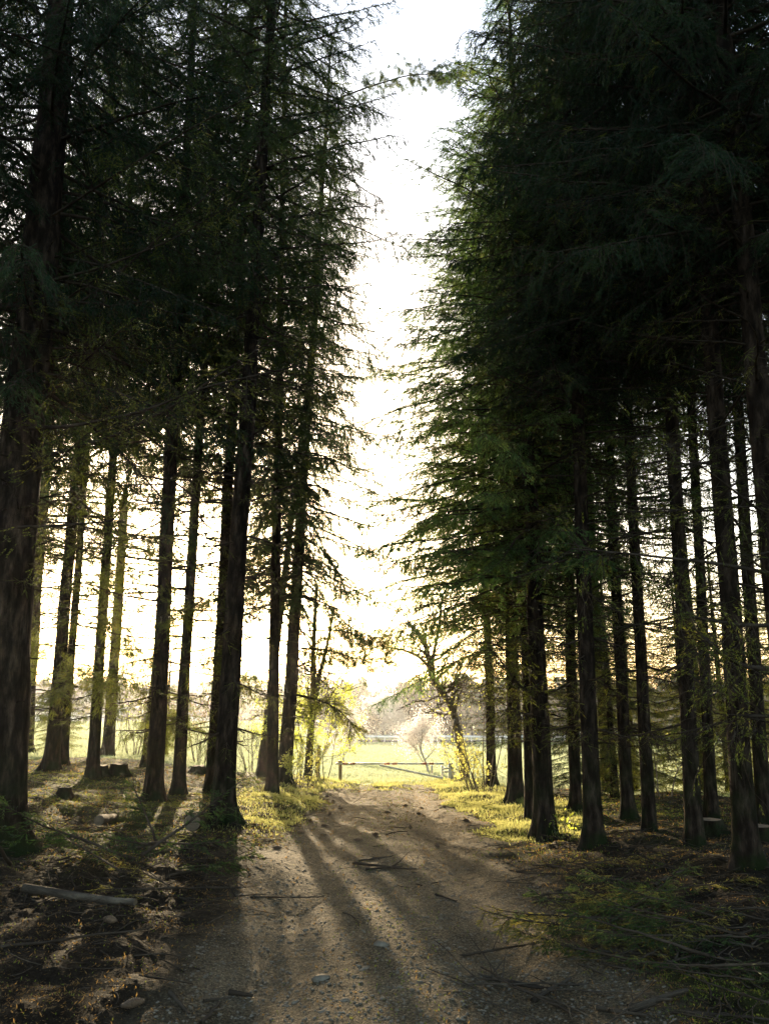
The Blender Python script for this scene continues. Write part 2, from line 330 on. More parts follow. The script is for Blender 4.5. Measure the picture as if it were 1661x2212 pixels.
# ------------------------------------------------------------------ spruce branches
def branch(L, g, kind='live', a=0.05, b=-0.12, spacing=0.052, shoot_sp=0.024, fol=1.0, comb=0.8, sh=(0.06, 0.14), wj=0.011, nf=3):
    """one bough along +x; returns V, Q, material index (0 wood, 1 needles)"""
    t = np.linspace(0, 1, 12)
    wob = np.cumsum(g.normal(0, 0.018, 12)) * L * 0.6
    main = np.stack([L * t, wob * t, L * (a * t + b * t * t + 0.10 * t ** 4) + np.cumsum(g.normal(0, 0.006, 12)) * L], 1)
    mb = MB()
    r0 = 0.006 + 0.0065 * L
    mb.add(*tubes(main[None], (r0 * (1 - t) ** 0.8 + 0.0022)[None], 5), 0)
    n = max(6, int(L / spacing * 0.9))
    ts = np.sort(g.uniform(0.10, 1.0, n)); side = np.where(np.arange(n) % 2, 1, -1)
    base = np.stack([np.interp(ts, t, main[:, k]) for k in range(3)], 1)
    prof = np.clip(ts, 0.12, 1) ** 0.5 * (1.05 - ts) ** 0.65 * 1.55
    ls = (0.09 + 0.52 * prof * min(L, 2.6) / 2.6) * g.uniform(0.5, 1.25, n)
    ang = g.uniform(0.6, 1.15, n)
    d = np.stack([np.cos(ang), side * np.sin(ang), g.uniform(-0.35, 0.1, n)], 1)
    s = np.linspace(0, 1, 5)
    gr = g.uniform(0.25, 1.2, n) * comb
    sec = base[:, None] + d[:, None] * (ls[:, None] * s)[:, :, None] * 0.9
    sec[:, :, 2] -= (ls * gr)[:, None] * s ** 1.7
    sec[:, :, 1] *= (1 - 0.12 * s)[None]
    sec[:, 1:, :] += g.normal(0, 0.012, (n, 4, 3))
    mb.add(*tubes(sec, np.array([0.0042, 0.0035, 0.003, 0.0022, 0.0014])[None] * (1.0 + 0.25 * L / 3), 3), 0)
    # shoots
    m_ = np.maximum(2, (ls / shoot_sp * fol).astype(int)) if fol > 0 else np.zeros(n, int)
    if kind == 'dead':
        keep = g.random(n) < fol * 1.2; m_ = np.where(keep, (ls / shoot_sp * 0.8).astype(int), 0)
        # fine dry twiglets
        k = np.repeat(np.arange(n), 4); q = g.uniform(0.15, 1, len(k)); f = q * 4; i0 = np.minimum(f.astype(int), 3); ff = (f - i0)[:, None]
        P = sec[k, i0] * (1 - ff) + sec[k, i0 + 1] * ff
        D = norm(norm(sec[k, 4] - sec[k, 0]) * 0.6 + g.normal(0, 0.5, (len(k), 3)) + np.array([0, 0, -0.25]))
        ll = g.uniform(0.05, 0.2, len(k))
        pl = P[:, None] + D[:, None] * (ll[:, None] * np.linspace(0, 1, 3))[:, :, None]; pl[:, 2] += g.normal(0, 0.02, (len(k), 3))
        mb.add(*tubes(pl, np.array([0.002, 0.0016, 0.001])[None], 3), 0)
    k = np.repeat(np.arange(n), m_)
    if len(k):
        q = g.uniform(0.08, 1, len(k)); f = q * 4; i0 = np.minimum(f.astype(int), 3); ff = (f - i0)[:, None]
        P = sec[k, i0] * (1 - ff) + sec[k, i0 + 1] * ff
        ax = norm(sec[k, i0 + 1] - sec[k, i0])
        lat = norm(np.cross(ax, np.array([0, 0, 1.])) + 1e-4) * np.where(g.random(len(k)) < 0.5, 1, -1)[:, None]
        D = norm(ax * g.uniform(0.4, 1.1, (len(k), 1)) + lat * g.uniform(0.2, 0.9, (len(k), 1)) + np.array([0, 0, -1]) * g.uniform(0.0, 0.9, (len(k), 1)) * comb)
        ll = g.uniform(sh[0], sh[1], len(k))
        mb.add(*fish(P, D, ll, g.uniform(0.7, 1.3, len(k)) * wj, g, nf), 1)
        # needle fringe along the side shoots themselves
        P2 = P + g.normal(0, 0.006, P.shape); D2 = norm(ax + g.normal(0, 0.25, ax.shape))
        kk = g.random(len(k)) < 0.5
        mb.add(*blades(P2[kk], D2[kk], g.uniform(0.05, 0.1, kk.sum()), np.full(kk.sum(), wj * .6), g), 1)
    if fol > 0 and kind != 'dead':
        nm = int(L / 0.02 * fol); q = g.uniform(0.3, 1, nm); P = np.stack([np.interp(q, t, main[:, c]) for c in range(3)], 1)
        D = norm(np.stack([g.uniform(0.3, 1, nm), g.normal(0, 0.6, nm), g.normal(0, 0.5, nm)], 1))
        mb.add(*blades(P, D, g.uniform(0.04, 0.09, nm), np.full(nm, wj * 0.5), g), 1)
    return mb.arrays()

def place(mb, lib, p, az, el, s, roll=0.0):
    V, Q, m_ = lib
    ca, sa, ce, se = cos(az), sin(az), cos(el), sin(el)
    Rm = np.array([[ca * ce, -sa, -ca * se], [sa * ce, ca, -sa * se], [se, 0, ce]])
    if roll:
        cr, sr = cos(roll), sin(roll); Rm = Rm @ np.array([[1, 0, 0], [0, cr, -sr], [0, sr, cr]])
    mb.V.append(((V * s) @ Rm.T + p).astype(np.float32)); mb.Q.append(Q + mb.n); mb.M.append(m_); mb.n += len(V)

def crown_proto(seed, zb=5.0, H=20.0, rmax=2.9, dens=1.0):
    g = np.random.default_rng(seed)
    lib = {}
    for Lc in (0.5, 1.0, 1.7, 2.4, 3.1):
        lib[Lc] = [branch(Lc, g, a=g.uniform(-0.05, 0.1), b=g.uniform(-0.30, -0.12), comb=g.uniform(0.6, 1.3), fol=dens) for _ in range(4)]
    mb = MB(); z = zb; k = 0
    while z < H - 0.25:
        t = (z - zb) / (H - zb)
        L = rmax * (1 - t) ** 0.72 * (0.82 + 0.18 * min(1, t / 0.12)) + 0.15
        nb = 6 if t < 0.85 else 5
        a0 = g.uniform(0, 2 * pi)
        el = R(-14 + 34 * t ** 1.2)
        for i in range(nb):
            Li = L * g.uniform(0.68, 1.18)
            if g.random() < 0.06: Li *= 1.2
            if g.random() < 0.08: continue
            c = min(lib, key=lambda q: abs(q - Li))
            place(mb, lib[c][g.integers(4)], np.array([0, 0, z + g.normal(0, 0.08)]), a0 + i * 2 * pi / nb + g.normal(0, 0.22), el + g.normal(0, R(6)), Li / c, g.normal(0, 0.2))
        z += (0.44 - 0.14 * t) * g.uniform(0.85, 1.15)
        k += 1
    # leader
    place(mb, lib[1.0][0], np.array([0, 0, H - 0.9]), 0, R(86), 0.9)
    return mb.mesh('spruce_crown', [M['twig'], M['needle']])
def lower_proto(seed, fol, zb=1.2, H=8.0, lmax=2.3):
    g = np.random.default_rng(seed)
    lib = [branch(L, g, kind='dead', a=g.uniform(-0.12, 0.1), b=g.uniform(-0.25, 0.12), spacing=0.09, fol=fol * .85, comb=0.7, nf=6, wj=.0085, sh=(.07, .15)) for L in (0.8, 1.2, 1.5, 1.8, 2.1, 2.4)]
    Ls = (0.8, 1.2, 1.5, 1.8, 2.1, 2.4)
    mb = MB(); z = zb
    while z < H:
        t = (z - zb) / (H - zb); nb = g.integers(3, 6); a0 = g.uniform(0, 6.28)
        for i in range(nb):
            Li = lmax * (0.35 + 0.65 * t) * g.uniform(0.35, 1.1)
            j = int(np.argmin([abs(q - Li) for q in Ls]))
            place(mb, lib[j], np.array([0, 0, z + g.normal(0, 0.05)]), a0 + i * 2 * pi / nb + g.normal(0, 0.35), R(g.uniform(-16, 10)), Li / Ls[j], g.normal(0, 0.4))
        z += g.uniform(0.24, 0.5)
    return mb.mesh('spruce_lower_branches', [M['twig'], M['needle2']])
CROWNS = [crown_proto(s) for s in (101, 102, 103, 104)]
LOWERS = [lower_proto(201, 0.25), lower_proto(202, 0.55), lower_proto(203, 0.6), lower_proto(204, 1.2), lower_proto(205, 1.3)]

def trunk_mesh(r0, H, g, flare=1.0, broken=None):
    zt = np.concatenate([[-0.35, -0.1, 0.0, 0.04, 0.08, 0.13, 0.19, 0.26, 0.34, 0.43, 0.53, 0.65, 0.8, 0.95], np.arange(1.1, min(6.5, broken or H), 0.13), np.arange(6.5, (broken or H), 0.45) if not (broken and broken < 6.5) else []])
    if not broken: zt = np.append(zt, H)
    else: zt = np.append(zt, [broken + .15, broken + .5])
    S = 40; a = np.arange(S) * 2 * pi / S
    lob = sum(g.uniform(0.4, 1) * np.cos(n * (a - g.uniform(0, 6.28))) for n in (3, 4, 5)) / 1.6
    A, Z = np.meshgrid(a, zt); zz = np.maximum(Z, 0)
    r = r0 * np.clip(1 - zz / H, 0, 1) ** 0.75 + 0.008
    f = flare * r0 * (0.42 + 0.48 * lob)[None] * np.exp(-np.maximum(Z, -0.2) / 0.17) + r0 * 0.10 * np.exp(-zz / 0.9)
    s_ = int(g.integers(1, 9999))
    n1 = fbm(np.cos(A) * 3.2 + s_, np.sin(A) * 3.2 + Z * 2.6, s_, 4); n2 = fbm(A / (2 * pi) * 16, Z * 5, s_ + 3, 3)
    rr = (r + f) * (1 + 0.055 * n1 + 0.045 * np.abs(n2)) + 0.10 * r * np.clip(fbm(Z * .9 + s_, Z * 0, s_ + 9, 2), 0, 1)
    if broken: rr[-2] *= .8; rr[-1] *= .3; Z = Z.copy(); Z[-1] += g.normal(0, .25, S); Z[-2] += g.normal(0, .1, S)
    k = np.clip(zz / 2, 0, 1) * min(r0 * 4, 1)
    sw = 0.03 * (fbm(zt * 0.5 + s_, zt * 0, s_ + 1, 3)); sw2 = 0.03 * (fbm(zt * 0.5 + s_, zt * 0 + 5, s_ + 2, 3)); sw = sw - sw[2]; sw2 = sw2 - sw2[2]
    V = np.stack([rr * np.cos(A) + sw[:, None] * k * 2, rr * np.sin(A) + sw2[:, None] * k * 2, Z], -1).reshape(-1, 3); K = len(zt)
    kk, s = np.meshgrid(np.arange(K - 1), np.arange(S), indexing='ij'); s2 = (s + 1) % S
    Q = np.stack([kk * S + s, kk * S + s2, (kk + 1) * S + s2, (kk + 1) * S + s], -1).reshape(-1, 4)
    mb = MB(); mb.add(V, Q)
    n = 34; zs = g.uniform(.9 if H > 8 else .2, min(6.5, .8 * (broken or H)), n); az = g.uniform(0, 6.28, n); rb = r0 * np.clip(1 - zs / H, 0, 1) ** .75; ln = g.uniform(.03, .22, n)
    dr = np.stack([np.cos(az), np.sin(az), g.uniform(-.3, .35, n)], 1); b = dr * (rb * .85)[:, None]; b[:, 2] = zs
    q = np.linspace(0, 1, 4); P = b[:, None] + dr[:, None] * ((ln + rb * .25)[:, None] * q)[:, :, None] + g.normal(0, .006, (n, 4, 3))
    mb.add(*tubes(P, g.uniform(.005, .012, (n, 1)) * np.linspace(1, .6, 4)[None], 5))
    return mb.mesh('spruce_trunk', [M['bark']], True)

def spruce(label, u, v, wpx, u2, v2, H=20, rs=1.0, zb=5.0, low=1, cr=0, zl=None, y=None, broken=None, group='spruces beside the forest path', flare=1.0, rot=None, ls=1.0, nm=None):
    x, yy, z, t = hit(u, v)
    if y is not None:
        p = at_y(u, v, y); x, yy = p[0], y; z = T1(x, yy)
    depth = (yy * cos(PITCH) + (z + 1.2 - CAMH) * sin(PITCH))
    r0 = 0.5 * wpx * depth / FX / (1 - 2.0 / H) ** 0.75
    q = at_y(u2, v2, yy)
    lean = math.atan2(q[0] - x, q[2] - z)
    g = np.random.default_rng(int(u * 7 + v * 13) % 99991)
    root = empty('spruce_tree', (x, yy, z), label, 'tree', group)
    root.rotation_euler = (g.normal(0, 0.006), lean, 0)
    obj('trunk', trunk_mesh(r0, H, g, flare, broken), root)
    if not broken:
        c = obj('crown', CROWNS[cr % len(CROWNS)], root)
        sz = (H - zb) / 15.0
        c.scale = (rs, rs, sz); c.location = (0, 0, zb - 5 * sz); c.rotation_euler = (0, 0, g.uniform(0, 6.28) if rot is None else rot)
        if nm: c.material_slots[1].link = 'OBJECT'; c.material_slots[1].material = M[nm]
    if low is not None:
        l = obj('lower_branches', LOWERS[low], root)
        z0 = 1.2 if zl is None else zl; top = min(zb + 1.5, broken or 99)
        sz = (top - z0) / 6.8
        l.scale = (ls, ls, sz); l.location = (0, 0, z0 - 1.2 * sz); l.rotation_euler = (0, 0, g.uniform(0, 6.28))
    return root

SPR = [
 # left of the path
 ('thick dark spruce trunk filling the bottom left edge of the picture', -14, 1838, 98, 82, 702, dict(H=19, zb=5.0, low=1, cr=0, rs=1.0, ls=1.15, zl=2.6, nm='needle_shaded')),
 ('spruce trunk half hidden just behind the thick trunk at the left edge', 52, 1628, 31, 120, 702, dict(H=22, zb=7, low=3, cr=1, rs=.9, ls=1.45)),
 ('front one of the close pair of spruces right of the left edge trunks', 111, 1660, 25, 195, 702, dict(H=22, zb=8.0, low=4, cr=2, rs=.9, ls=1.45)),
 ('slimmer rear one of the close pair of spruces near the left edge', 137, 1652, 15, 196, 860, dict(H=21, zb=8.4, low=3, cr=3, rs=.8, ls=1.45)),
 ('slim straight spruce left of the broken topped trunk and the two stumps', 200, 1678, 20, 262, 744, dict(H=21, zb=6.8, low=3, cr=0, rs=.85, ls=1.45)),
 ('short spruce trunk with a snapped top standing at the field edge', 234, 1636, 21, 266, 1070, dict(H=22, zb=6, low=0, broken=7.5)),
 ('stout mossy spruce with spreading roots in front of the thin leaning spruce', 332, 1730, 31, 382, 786, dict(H=22, zb=8.6, low=3, cr=1, rs=.9, ls=1.45)),
 ('thin leaning spruce behind the stout mossy one at the field edge', 315, 1656, 15, 356, 1240, dict(H=19, zb=8, low=2, cr=2, rs=.8)),
 ('straight slim spruce standing alone between the stout one and the big flared one', 385, 1717, 21, 442, 786, dict(H=21, zb=8.0, low=3, cr=3, rs=.85, ls=1.45)),
 ('spruce tucked close behind the big flared trunk the sun peeks past', 460, 1707, 26, 505, 786, dict(H=22, zb=6.6, low=1, cr=0, rs=.95, ls=1.1)),
 ('big spruce with widely flared roots left of the path, sun beside its trunk', 480, 1780, 39, 541, 786, dict(H=21, zb=7.7, low=1, cr=1, rs=.96, flare=3.2, ls=.9)),
 ('spruce with smooth straight trunk second from the path on the left', 588, 1711, 21, 600, 1040, dict(H=24, zb=6.6, low=0, cr=2, rs=.84)),
 ('spruce with a kinked bulging trunk nearest the path on the left', 614, 1691, 26, 646, 1180, dict(H=24, zb=4.9, low=2, cr=3, rs=1.12, ls=1.2)),
 ('leaning spruce with a bent foot behind the smooth straight trunk', 563, 1675, 15, 622, 1180, dict(H=22, zb=5.5, low=2, cr=0, rs=.92)),
 # right of the path
 ('thick spruce nearest the path on the right, dead branches on its left', 1177, 1805, 34, 1150, 1160, dict(H=13.8, zb=3.4, low=3, cr=1, rs=.92, ls=1.4, nm='needle_lit')),
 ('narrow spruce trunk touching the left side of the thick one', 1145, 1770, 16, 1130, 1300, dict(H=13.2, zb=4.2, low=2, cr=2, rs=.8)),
 ('reddish spruce trunk behind the brushwood left of the thick one', 1113, 1728, 26, 1102, 1330, dict(H=15.8, zb=3.5, low=4, cr=3, rs=1.2, ls=1.3, nm='needle_lit')),
 ('slender pale spruce behind the cut stump right of the thick one', 1244, 1751, 18, 1230, 1230, dict(H=18.5, zb=7, low=2, cr=0, rs=.78, nm='needle_lit')),
 ('dark even spruce trunk second largest right of the path', 1282, 1822, 30, 1254, 1048, dict(H=15.5, zb=5.4, low=1, cr=2, rs=.62, nm='needle_shaded')),
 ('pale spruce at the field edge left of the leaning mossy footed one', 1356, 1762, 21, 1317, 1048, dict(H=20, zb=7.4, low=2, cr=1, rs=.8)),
 ('spruce with a green mossy foot and a trunk leaning left', 1403, 1797, 21, 1360, 990, dict(H=20, zb=6.6, low=1, cr=3, rs=.8, nm='needle_shaded')),
 ('dark spruce with a root stretching right, fourth from the right edge', 1500, 1826, 28, 1456, 1048, dict(H=20, zb=6.2, low=1, cr=0, rs=.88, nm='needle_shaded')),
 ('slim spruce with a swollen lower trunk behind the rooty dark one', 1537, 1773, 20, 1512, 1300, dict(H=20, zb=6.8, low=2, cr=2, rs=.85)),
 ('near dark spruce trunk with flared foot close to the right edge', 1612, 1873, 38, 1556, 1048, dict(H=19, zb=5.6, low=1, cr=1, rs=.95, flare=1.2, nm='needle_shaded')),
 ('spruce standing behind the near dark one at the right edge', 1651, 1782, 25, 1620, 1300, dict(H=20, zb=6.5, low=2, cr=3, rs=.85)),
 ('black spruce trunk cut by the right edge high in the picture', 1738, 1935, 50, 1652, 1000, dict(H=17, zb=5.6, low=1, cr=0, rs=.85, zl=2.6, nm='needle_shaded')),
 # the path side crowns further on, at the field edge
 ('tall spruce with yellow green boughs at the field edge right of the gate', 1062, 1700, 17, 1050, 1300, dict(H=19, zb=3.6, low=3, cr=2, rs=1.6, ls=1.3, nm='needle_lit')),
]
for i, (lab, u, v, wp, u2, v2, k) in enumerate(SPR):
    spruce(lab, u, v, wp, u2, v2, **k)
def spruce_xy(label, x, y, r0, H, zb, rs, low, cr, ls=1.0, zl=1.2, nm=None):
    z = T1(x, y); g = np.random.default_rng(int(x * 31 + y * 17) % 9999)
    root = empty('spruce_tree', (x, y, z), label, 'tree', 'spruces beside the forest path')
    obj('trunk', trunk_mesh(r0, H, g), root)
    c = obj('crown', CROWNS[cr], root); sz = (H - zb) / 15.0
    nm = nm or ('needle_shaded' if y < 13 else 'needle')
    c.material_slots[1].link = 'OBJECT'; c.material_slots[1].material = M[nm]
    c.scale = (rs, rs, sz); c.location = (0, 0, zb - 5 * sz); c.rotation_euler = (0, 0, g.uniform(0, 6.28))
    if low is not None:
        l = obj('lower_branches', LOWERS[low], root); s2 = (zb + 1 - zl) / 6.8
        l.scale = (ls, ls, s2); l.location = (0, 0, zl - 1.2 * s2); l.rotation_euler = (0, 0, g.uniform(0, 6.28))
for a in [
 ('spruce outside the left edge whose boughs fill the top left corner', -5.4, 5.4, .19, 18, 6.2, 1.1, 0, 2),
 ('spruce outside the right edge whose boughs fill the top right corner', 6.0, 4.6, .2, 18, 5.0, 1.05, 0, 3),
 ('spruce hidden by the left edge trunks, its crown showing above them', -6.6, 10.2, .17, 21, 7, 1.15, 1, 0),
 ('second spruce deeper in the wood beyond the left edge trunks, crown only', -8.8, 14.5, .16, 21, 7, 1.1, 1, 3),
 ('spruce beyond the right edge, boughs reaching in behind the black trunk', 9.2, 12.2, .17, 20, 6.5, 1.0, 1, 1),
 ('spruce at the far right field edge, the thinnest trunk by the right edge', 10.2, 17.0, .13, 18, 8, .85, 2, 2),
 ('thin spruce at the field edge seen between the two rightmost dark trunks', 7.2, 18.3, .12, 18, 8.5, .8, 2, 0),
 ('thin spruce at the field edge seen through the middle right trunks', 5.1, 18.6, .12, 18, 7.5, .8, 2, 3),
 ('thin spruce at the field edge behind the brushwood on the right', 3.9, 20.6, .12, 19, 5.0, .9, 3, 1),
]: spruce_xy(*a)
# young, low boughed spruces closing the field edge on the right
def young(label, x, y, H, rs, cr, leaf='needle2'):
    z = T1(x, y); g = np.random.default_rng(abs(int(x * 91 + y))); root = empty('young_spruce', (x, y, z), label, 'tree', 'young spruces along the field edge')
    obj('trunk', trunk_mesh(.05 + .004 * H, H, g), root); c = obj('crown', CROWNS[cr], root); zb = .35; sz = (H - zb) / 15.0
    c.scale = (rs, rs, sz); c.location = (0, 0, zb - 5 * sz); c.rotation_euler = (0, 0, g.uniform(0, 6.28))
    c.material_slots[1].link = 'OBJECT'; c.material_slots[1].material = M[leaf]
for a in [
 ('young yellow green spruce behind the slender pale trunk right of the path', 4.7, 16.6, 5.5, .52, 0),
 ('young spruce with sparse boughs behind the dark even trunk', 5.9, 19.2, 6.5, .55, 1),
 ('young spruce filling the gap left of the green mossy footed trunk', 6.6, 17.6, 4.8, .5, 2),
 ('young spruce filling the gap right of the green mossy footed trunk', 7.9, 18.6, 6.0, .55, 3),
 ('young spruce showing behind the trunk with the swollen lower part', 8.9, 17.2, 5.0, .5, 0),
 ('young spruce in the gap left of the flared trunk at the right edge', 9.6, 19.4, 6.5, .55, 1),
 ('young spruce behind the trunks at the right edge', 10.6, 18.4, 5.5, .5, 2),
 ('dark young spruce low between the reddish and the slender pale trunks', 3.9, 16.8, 3.2, .42, 3, 'needle'),
 ('small drooping spruce at the field edge just right of the left edge trunks', -11.9, 24.2, 3.4, .34, 0),
 ('small drooping spruce behind the stout mossy trunk in the meadow edge', -6.9, 25.3, 3.3, .34, 2),
 ('small spruce at the field edge left of the broken topped trunk', -9.6, 23.5, 3.0, .30, 3),
]: young(*a)
#@@MORE@@
# ------------------------------------------------------------------ deciduous trees and shrubs
def grow(mb, tips, p, d, L, r, lev, g, up=0.1, bend=0.12, fork=3, ratio=0.68, ang=0.6):
    K = 7; P = [np.array(p, float)]; d = np.array(d, float)
    for i in range(K - 1):
        d = norm(d + g.normal(0, bend, 3) + np.array([0, 0, up * 0.3])); P.append(P[-1] + d * L / (K - 1))
    P = np.array(P); rr = np.linspace(r, r * 0.55, K)
    mb.add(*tubes(P[None], rr[None], 7 if lev > 2 else (5 if lev > 1 else 3)), 0)
    if lev <= 1: tips.append(P)
    if lev == 0: return
    n = fork + (1 if g.random() < 0.4 else 0)
    for i in range(n):
        f = 1.0 if i == 0 else g.uniform(0.3, 0.95); q = f * (K - 1); j = min(int(q), K - 2)
        b = P[j] + (P[j + 1] - P[j]) * (q - j)
        nd_ = norm(d + g.normal(0, ang * (0.5 if i == 0 else 1), 3) + np.array([0, 0, up]))
        grow(mb, tips, b, nd_, L * ratio * g.uniform(0.75, 1.15), r * (0.62 if i == 0 else 0.48), lev - 1, g, up, bend * 1.1, fork, ratio, ang)
def limb(root, y, pts, r, seed, twig=1.6, live=0.25, name='long_branch', nmat='needle2'):
    """a long arching dead bough of a given tree, with fine twigs and scattered needles"""
    g = np.random.default_rng(seed); o = np.array(root.location); P = np.array([at_y(u, v, y) for u, v in pts]) - o
    P[:, 1] += np.linspace(0, g.uniform(-1.2, .4), len(P)); s = np.linspace(0, len(P) - 1, 6 * len(P)); i = np.minimum(s.astype(int), len(P) - 2); f = (s - i)[:, None]; Q = P[i] * (1 - f) + P[i + 1] * f
    for _ in range(4): Q[1:-1] = (Q[:-2] + 2 * Q[1:-1] + Q[2:]) / 4
    mb = MB(); K = len(Q); mb.add(*tubes(Q[None], (r * np.linspace(1, .25, K))[None], 7)); tips = []; n = int(K * twig)
    for j in range(n):
        q = g.integers(K // 6, K); d = norm(Q[min(q + 1, K - 1)] - Q[q - 1]); grow(mb, tips, Q[q], norm(d * .5 + g.normal(0, .5, 3) + np.array([0, 0, -.2])), g.uniform(.2, .55), r * .22, 1, g, -.1, .12, 2, .6, .6)
    b = obj(name, mb.mesh('long_branch', [M['twig']], True), root); b.rotation_euler = (0, 0, 0)
    T_ = np.array(tips); n = int(len(T_) * 12 * live); k = g.integers(0, len(T_), n); B = T_[k, 3] + g.normal(0, .03, (n, 3)); D = norm(T_[k, 4] - T_[k, 2] + g.normal(0, .3, (n, 3)) * .1)
    obj('sprays', mesh('sprays', *fish(B, D, g.uniform(.06, .13, n), np.full(n, .011), g, 3), mats=[M[nmat]]), b)
def tree_at(txt): return next(o for o in COL.objects if o.get('label', '').startswith(txt))
a = tree_at('thick dark spruce trunk filling')
for i, (yy, rr, p) in enumerate([(7.6, .022, [(90, 928), (199, 939), (363, 926), (486, 896), (700, 871)]), (7.4, .020, [(100, 994), (249, 951), (380, 884), (480, 810), (604, 727)]), (7.8, .016, [(112, 876), (211, 833), (300, 808), (380, 791)]),
    (7.6, .014, [(80, 1022), (170, 1012), (240, 980)]), (7.5, .016, [(60, 1140), (160, 1148), (290, 1152), (320, 1140)]), (8.0, .018, [(140, 610), (260, 600), (420, 560), (560, 500)]), (7.8, .016, [(150, 470), (300, 440), (470, 400), (640, 372)]), (8.0, .018, [(120, 700), (250, 640), (400, 520), (520, 430)])]): limb(a, yy, p, rr, 700 + i)
for i, (lab, yy, rr, p, lv) in enumerate([
 ('front one of the close pair', 16.8, .014, [(140, 1440), (180, 1446), (225, 1470), (262, 1500)], 2.2), ('front one of the close pair', 17, .014, [(128, 1385), (95, 1395), (72, 1430)], 2.2),
 ('slim straight spruce left of', 15.5, .013, [(222, 1345), (262, 1335), (300, 1352), (330, 1385)], 2.0), ('slim straight spruce left of', 15.4, .012, [(214, 1452), (180, 1462), (160, 1490)], 1.8),
 ('short spruce trunk with a snapped', 18, .018, [(246, 1470), (290, 1482), (330, 1520), (345, 1572)], .8), ('short spruce trunk with a snapped', 18, .014, [(250, 1400), (300, 1408), (340, 1440)], 2.4),
 ('short spruce trunk with a snapped', 18, .016, [(262, 1090), (285, 1040), (296, 960), (288, 900)], .8),
 ('stout mossy spruce with', 13, .012, [(350, 1330), (400, 1322), (440, 1345)], 1.6), ('stout mossy spruce with', 13.2, .013, [(345, 1420), (300, 1432), (262, 1470)], 1.8), ('stout mossy spruce with', 13.4, .012, [(352, 1250), (310, 1240), (270, 1262)], 1.8),
 ('straight slim spruce standing', 14.2, .012, [(400, 1420), (440, 1410), (470, 1430)], 1.6), ('straight slim spruce standing', 14.4, .012, [(405, 1530), (380, 1545), (365, 1575)], 2.4), ('straight slim spruce standing', 14.4, .012, [(418, 1180), (380, 1175), (350, 1195)], 1.8),
 ('spruce with smooth straight trunk', 17, .013, [(592, 1300), (550, 1296), (520, 1320)], 1.8), ('spruce with smooth straight trunk', 17.2, .013, [(590, 1420), (550, 1440), (528, 1475)], 2.0), ('spruce with smooth straight trunk', 17, .012, [(594, 1180), (550, 1165), (520, 1180)], 1.8),
 ('spruce tucked close behind', 15.6, .012, [(488, 1290), (460, 1286), (436, 1300)], 1.6), ('spruce half', 0, 0, [], 0)]):
    if p: limb(tree_at(lab), yy, p, rr, 780 + i, 2.0, lv * .5, 'drooping_branch')
a = tree_at('black spruce trunk cut')
for i, (yy, rr, p) in enumerate([(6.2, .022, [(1661, 1446), (1561, 1447), (1477, 1426), (1396, 1384)]), (6.0, .018, [(1661, 1352), (1560, 1360), (1440, 1352), (1385, 1345)]), (6.3, .016, [(1661, 1548), (1570, 1548), (1515, 1545)]), (6.2, .018, [(1655, 1240), (1500, 1232), (1300, 1230), (1170, 1236)]), (6.4, .014, [(1655, 1120), (1560, 1110), (1450, 1080), (1330, 1050)])]): limb(a, yy, p, rr, 720 + i, 1.4, .15)
a = tree_at('thick spruce nearest the path on the right')
for i, (yy, rr, p) in enumerate([(10, .02, [(1150, 1500), (1110, 1480), (1075, 1440), (1035, 1405)]), (10.2, .016, [(1150, 1425), (1100, 1418), (1050, 1395), (1000, 1398)]), (10.3, .016, [(1150, 1545), (1120, 1540), (1090, 1535)])]): limb(a, yy, p, rr, 740 + i, 1.4, .2)
a = tree_at('spruce with a kinked bulging')
for i, (yy, rr, p) in enumerate([(20.5, .03, [(640, 1400), (700, 1400), (760, 1418), (830, 1416)]), (20.6, .025, [(655, 1360), (720, 1358), (770, 1370), (812, 1372)]), (20.2, .03, [(632, 1500), (690, 1510), (730, 1530), (765, 1560)]), (20.5, .03, [(655, 215), (740, 175), (830, 140), (890, 132), (955, 122)])]): limb(a, yy, p, rr, 760 + i, 3.6, (2.0, 2.0, .7, 3.0)[i], nmat='needle' if i == 3 else 'needle2')
def leaves(tips, n, size, g, spread=0.05, droop=0.0):
    P = np.array(tips); k = g.integers(0, len(P), n); q = g.uniform(0.1, 1, n) * (P.shape[1] - 1); i = np.minimum(q.astype(int), P.shape[1] - 2); f = (q - i)[:, None]
    B = P[k, i] * (1 - f) + P[k, i + 1] * f + g.normal(0, spread, (n, 3))
    D = norm(g.normal(0, 1, (n, 3)) + np.array([0, 0, -droop]))
    L = g.uniform(0.6, 1.3, n) * size
    return blades(B, D, L, L * g.uniform(0.3, 0.45, n), g)
def broadleaf(name, label, cat, x, y, H, r, lev, leaf, nleaf, size, seed, stems=1, lean=(0, 0), group=None, spread=0.06, ang=0.6, up=0.15, bark='decbark', crown='foliage', ratio=0.68, first=0.4, fork=3, sink=0.0):
    g = np.random.default_rng(seed); z = T1(x, y) - 0.03 - sink
    root = empty(name, (x, y, z), label, cat, group)
    mb = MB(); tips = []
    for s in range(stems):
        a = g.uniform(0, 6.28); o = 0.06 * stems ** 0.5 * (stems > 1)
        d = norm(np.array([lean[0] + (0.28 * cos(a) if stems > 1 else 0), lean[1] + (0.28 * sin(a) if stems > 1 else 0), 1]))
        grow(mb, tips, (o * cos(a), o * sin(a), 0), d, H * first * (g.uniform(0.7, 1.1) if stems > 1 else 1), r, lev, g, up, 0.1, fork, ratio, ang)
    obj('stems' if stems > 1 else 'trunk', mb.mesh('branching_wood', [M[bark]], True), root)
    if nleaf:
        V, Q = leaves(tips, nleaf, size, g, spread)
        obj(crown, mesh('leaf_mass', V, Q, mats=[M[leaf]]), root)
    return root
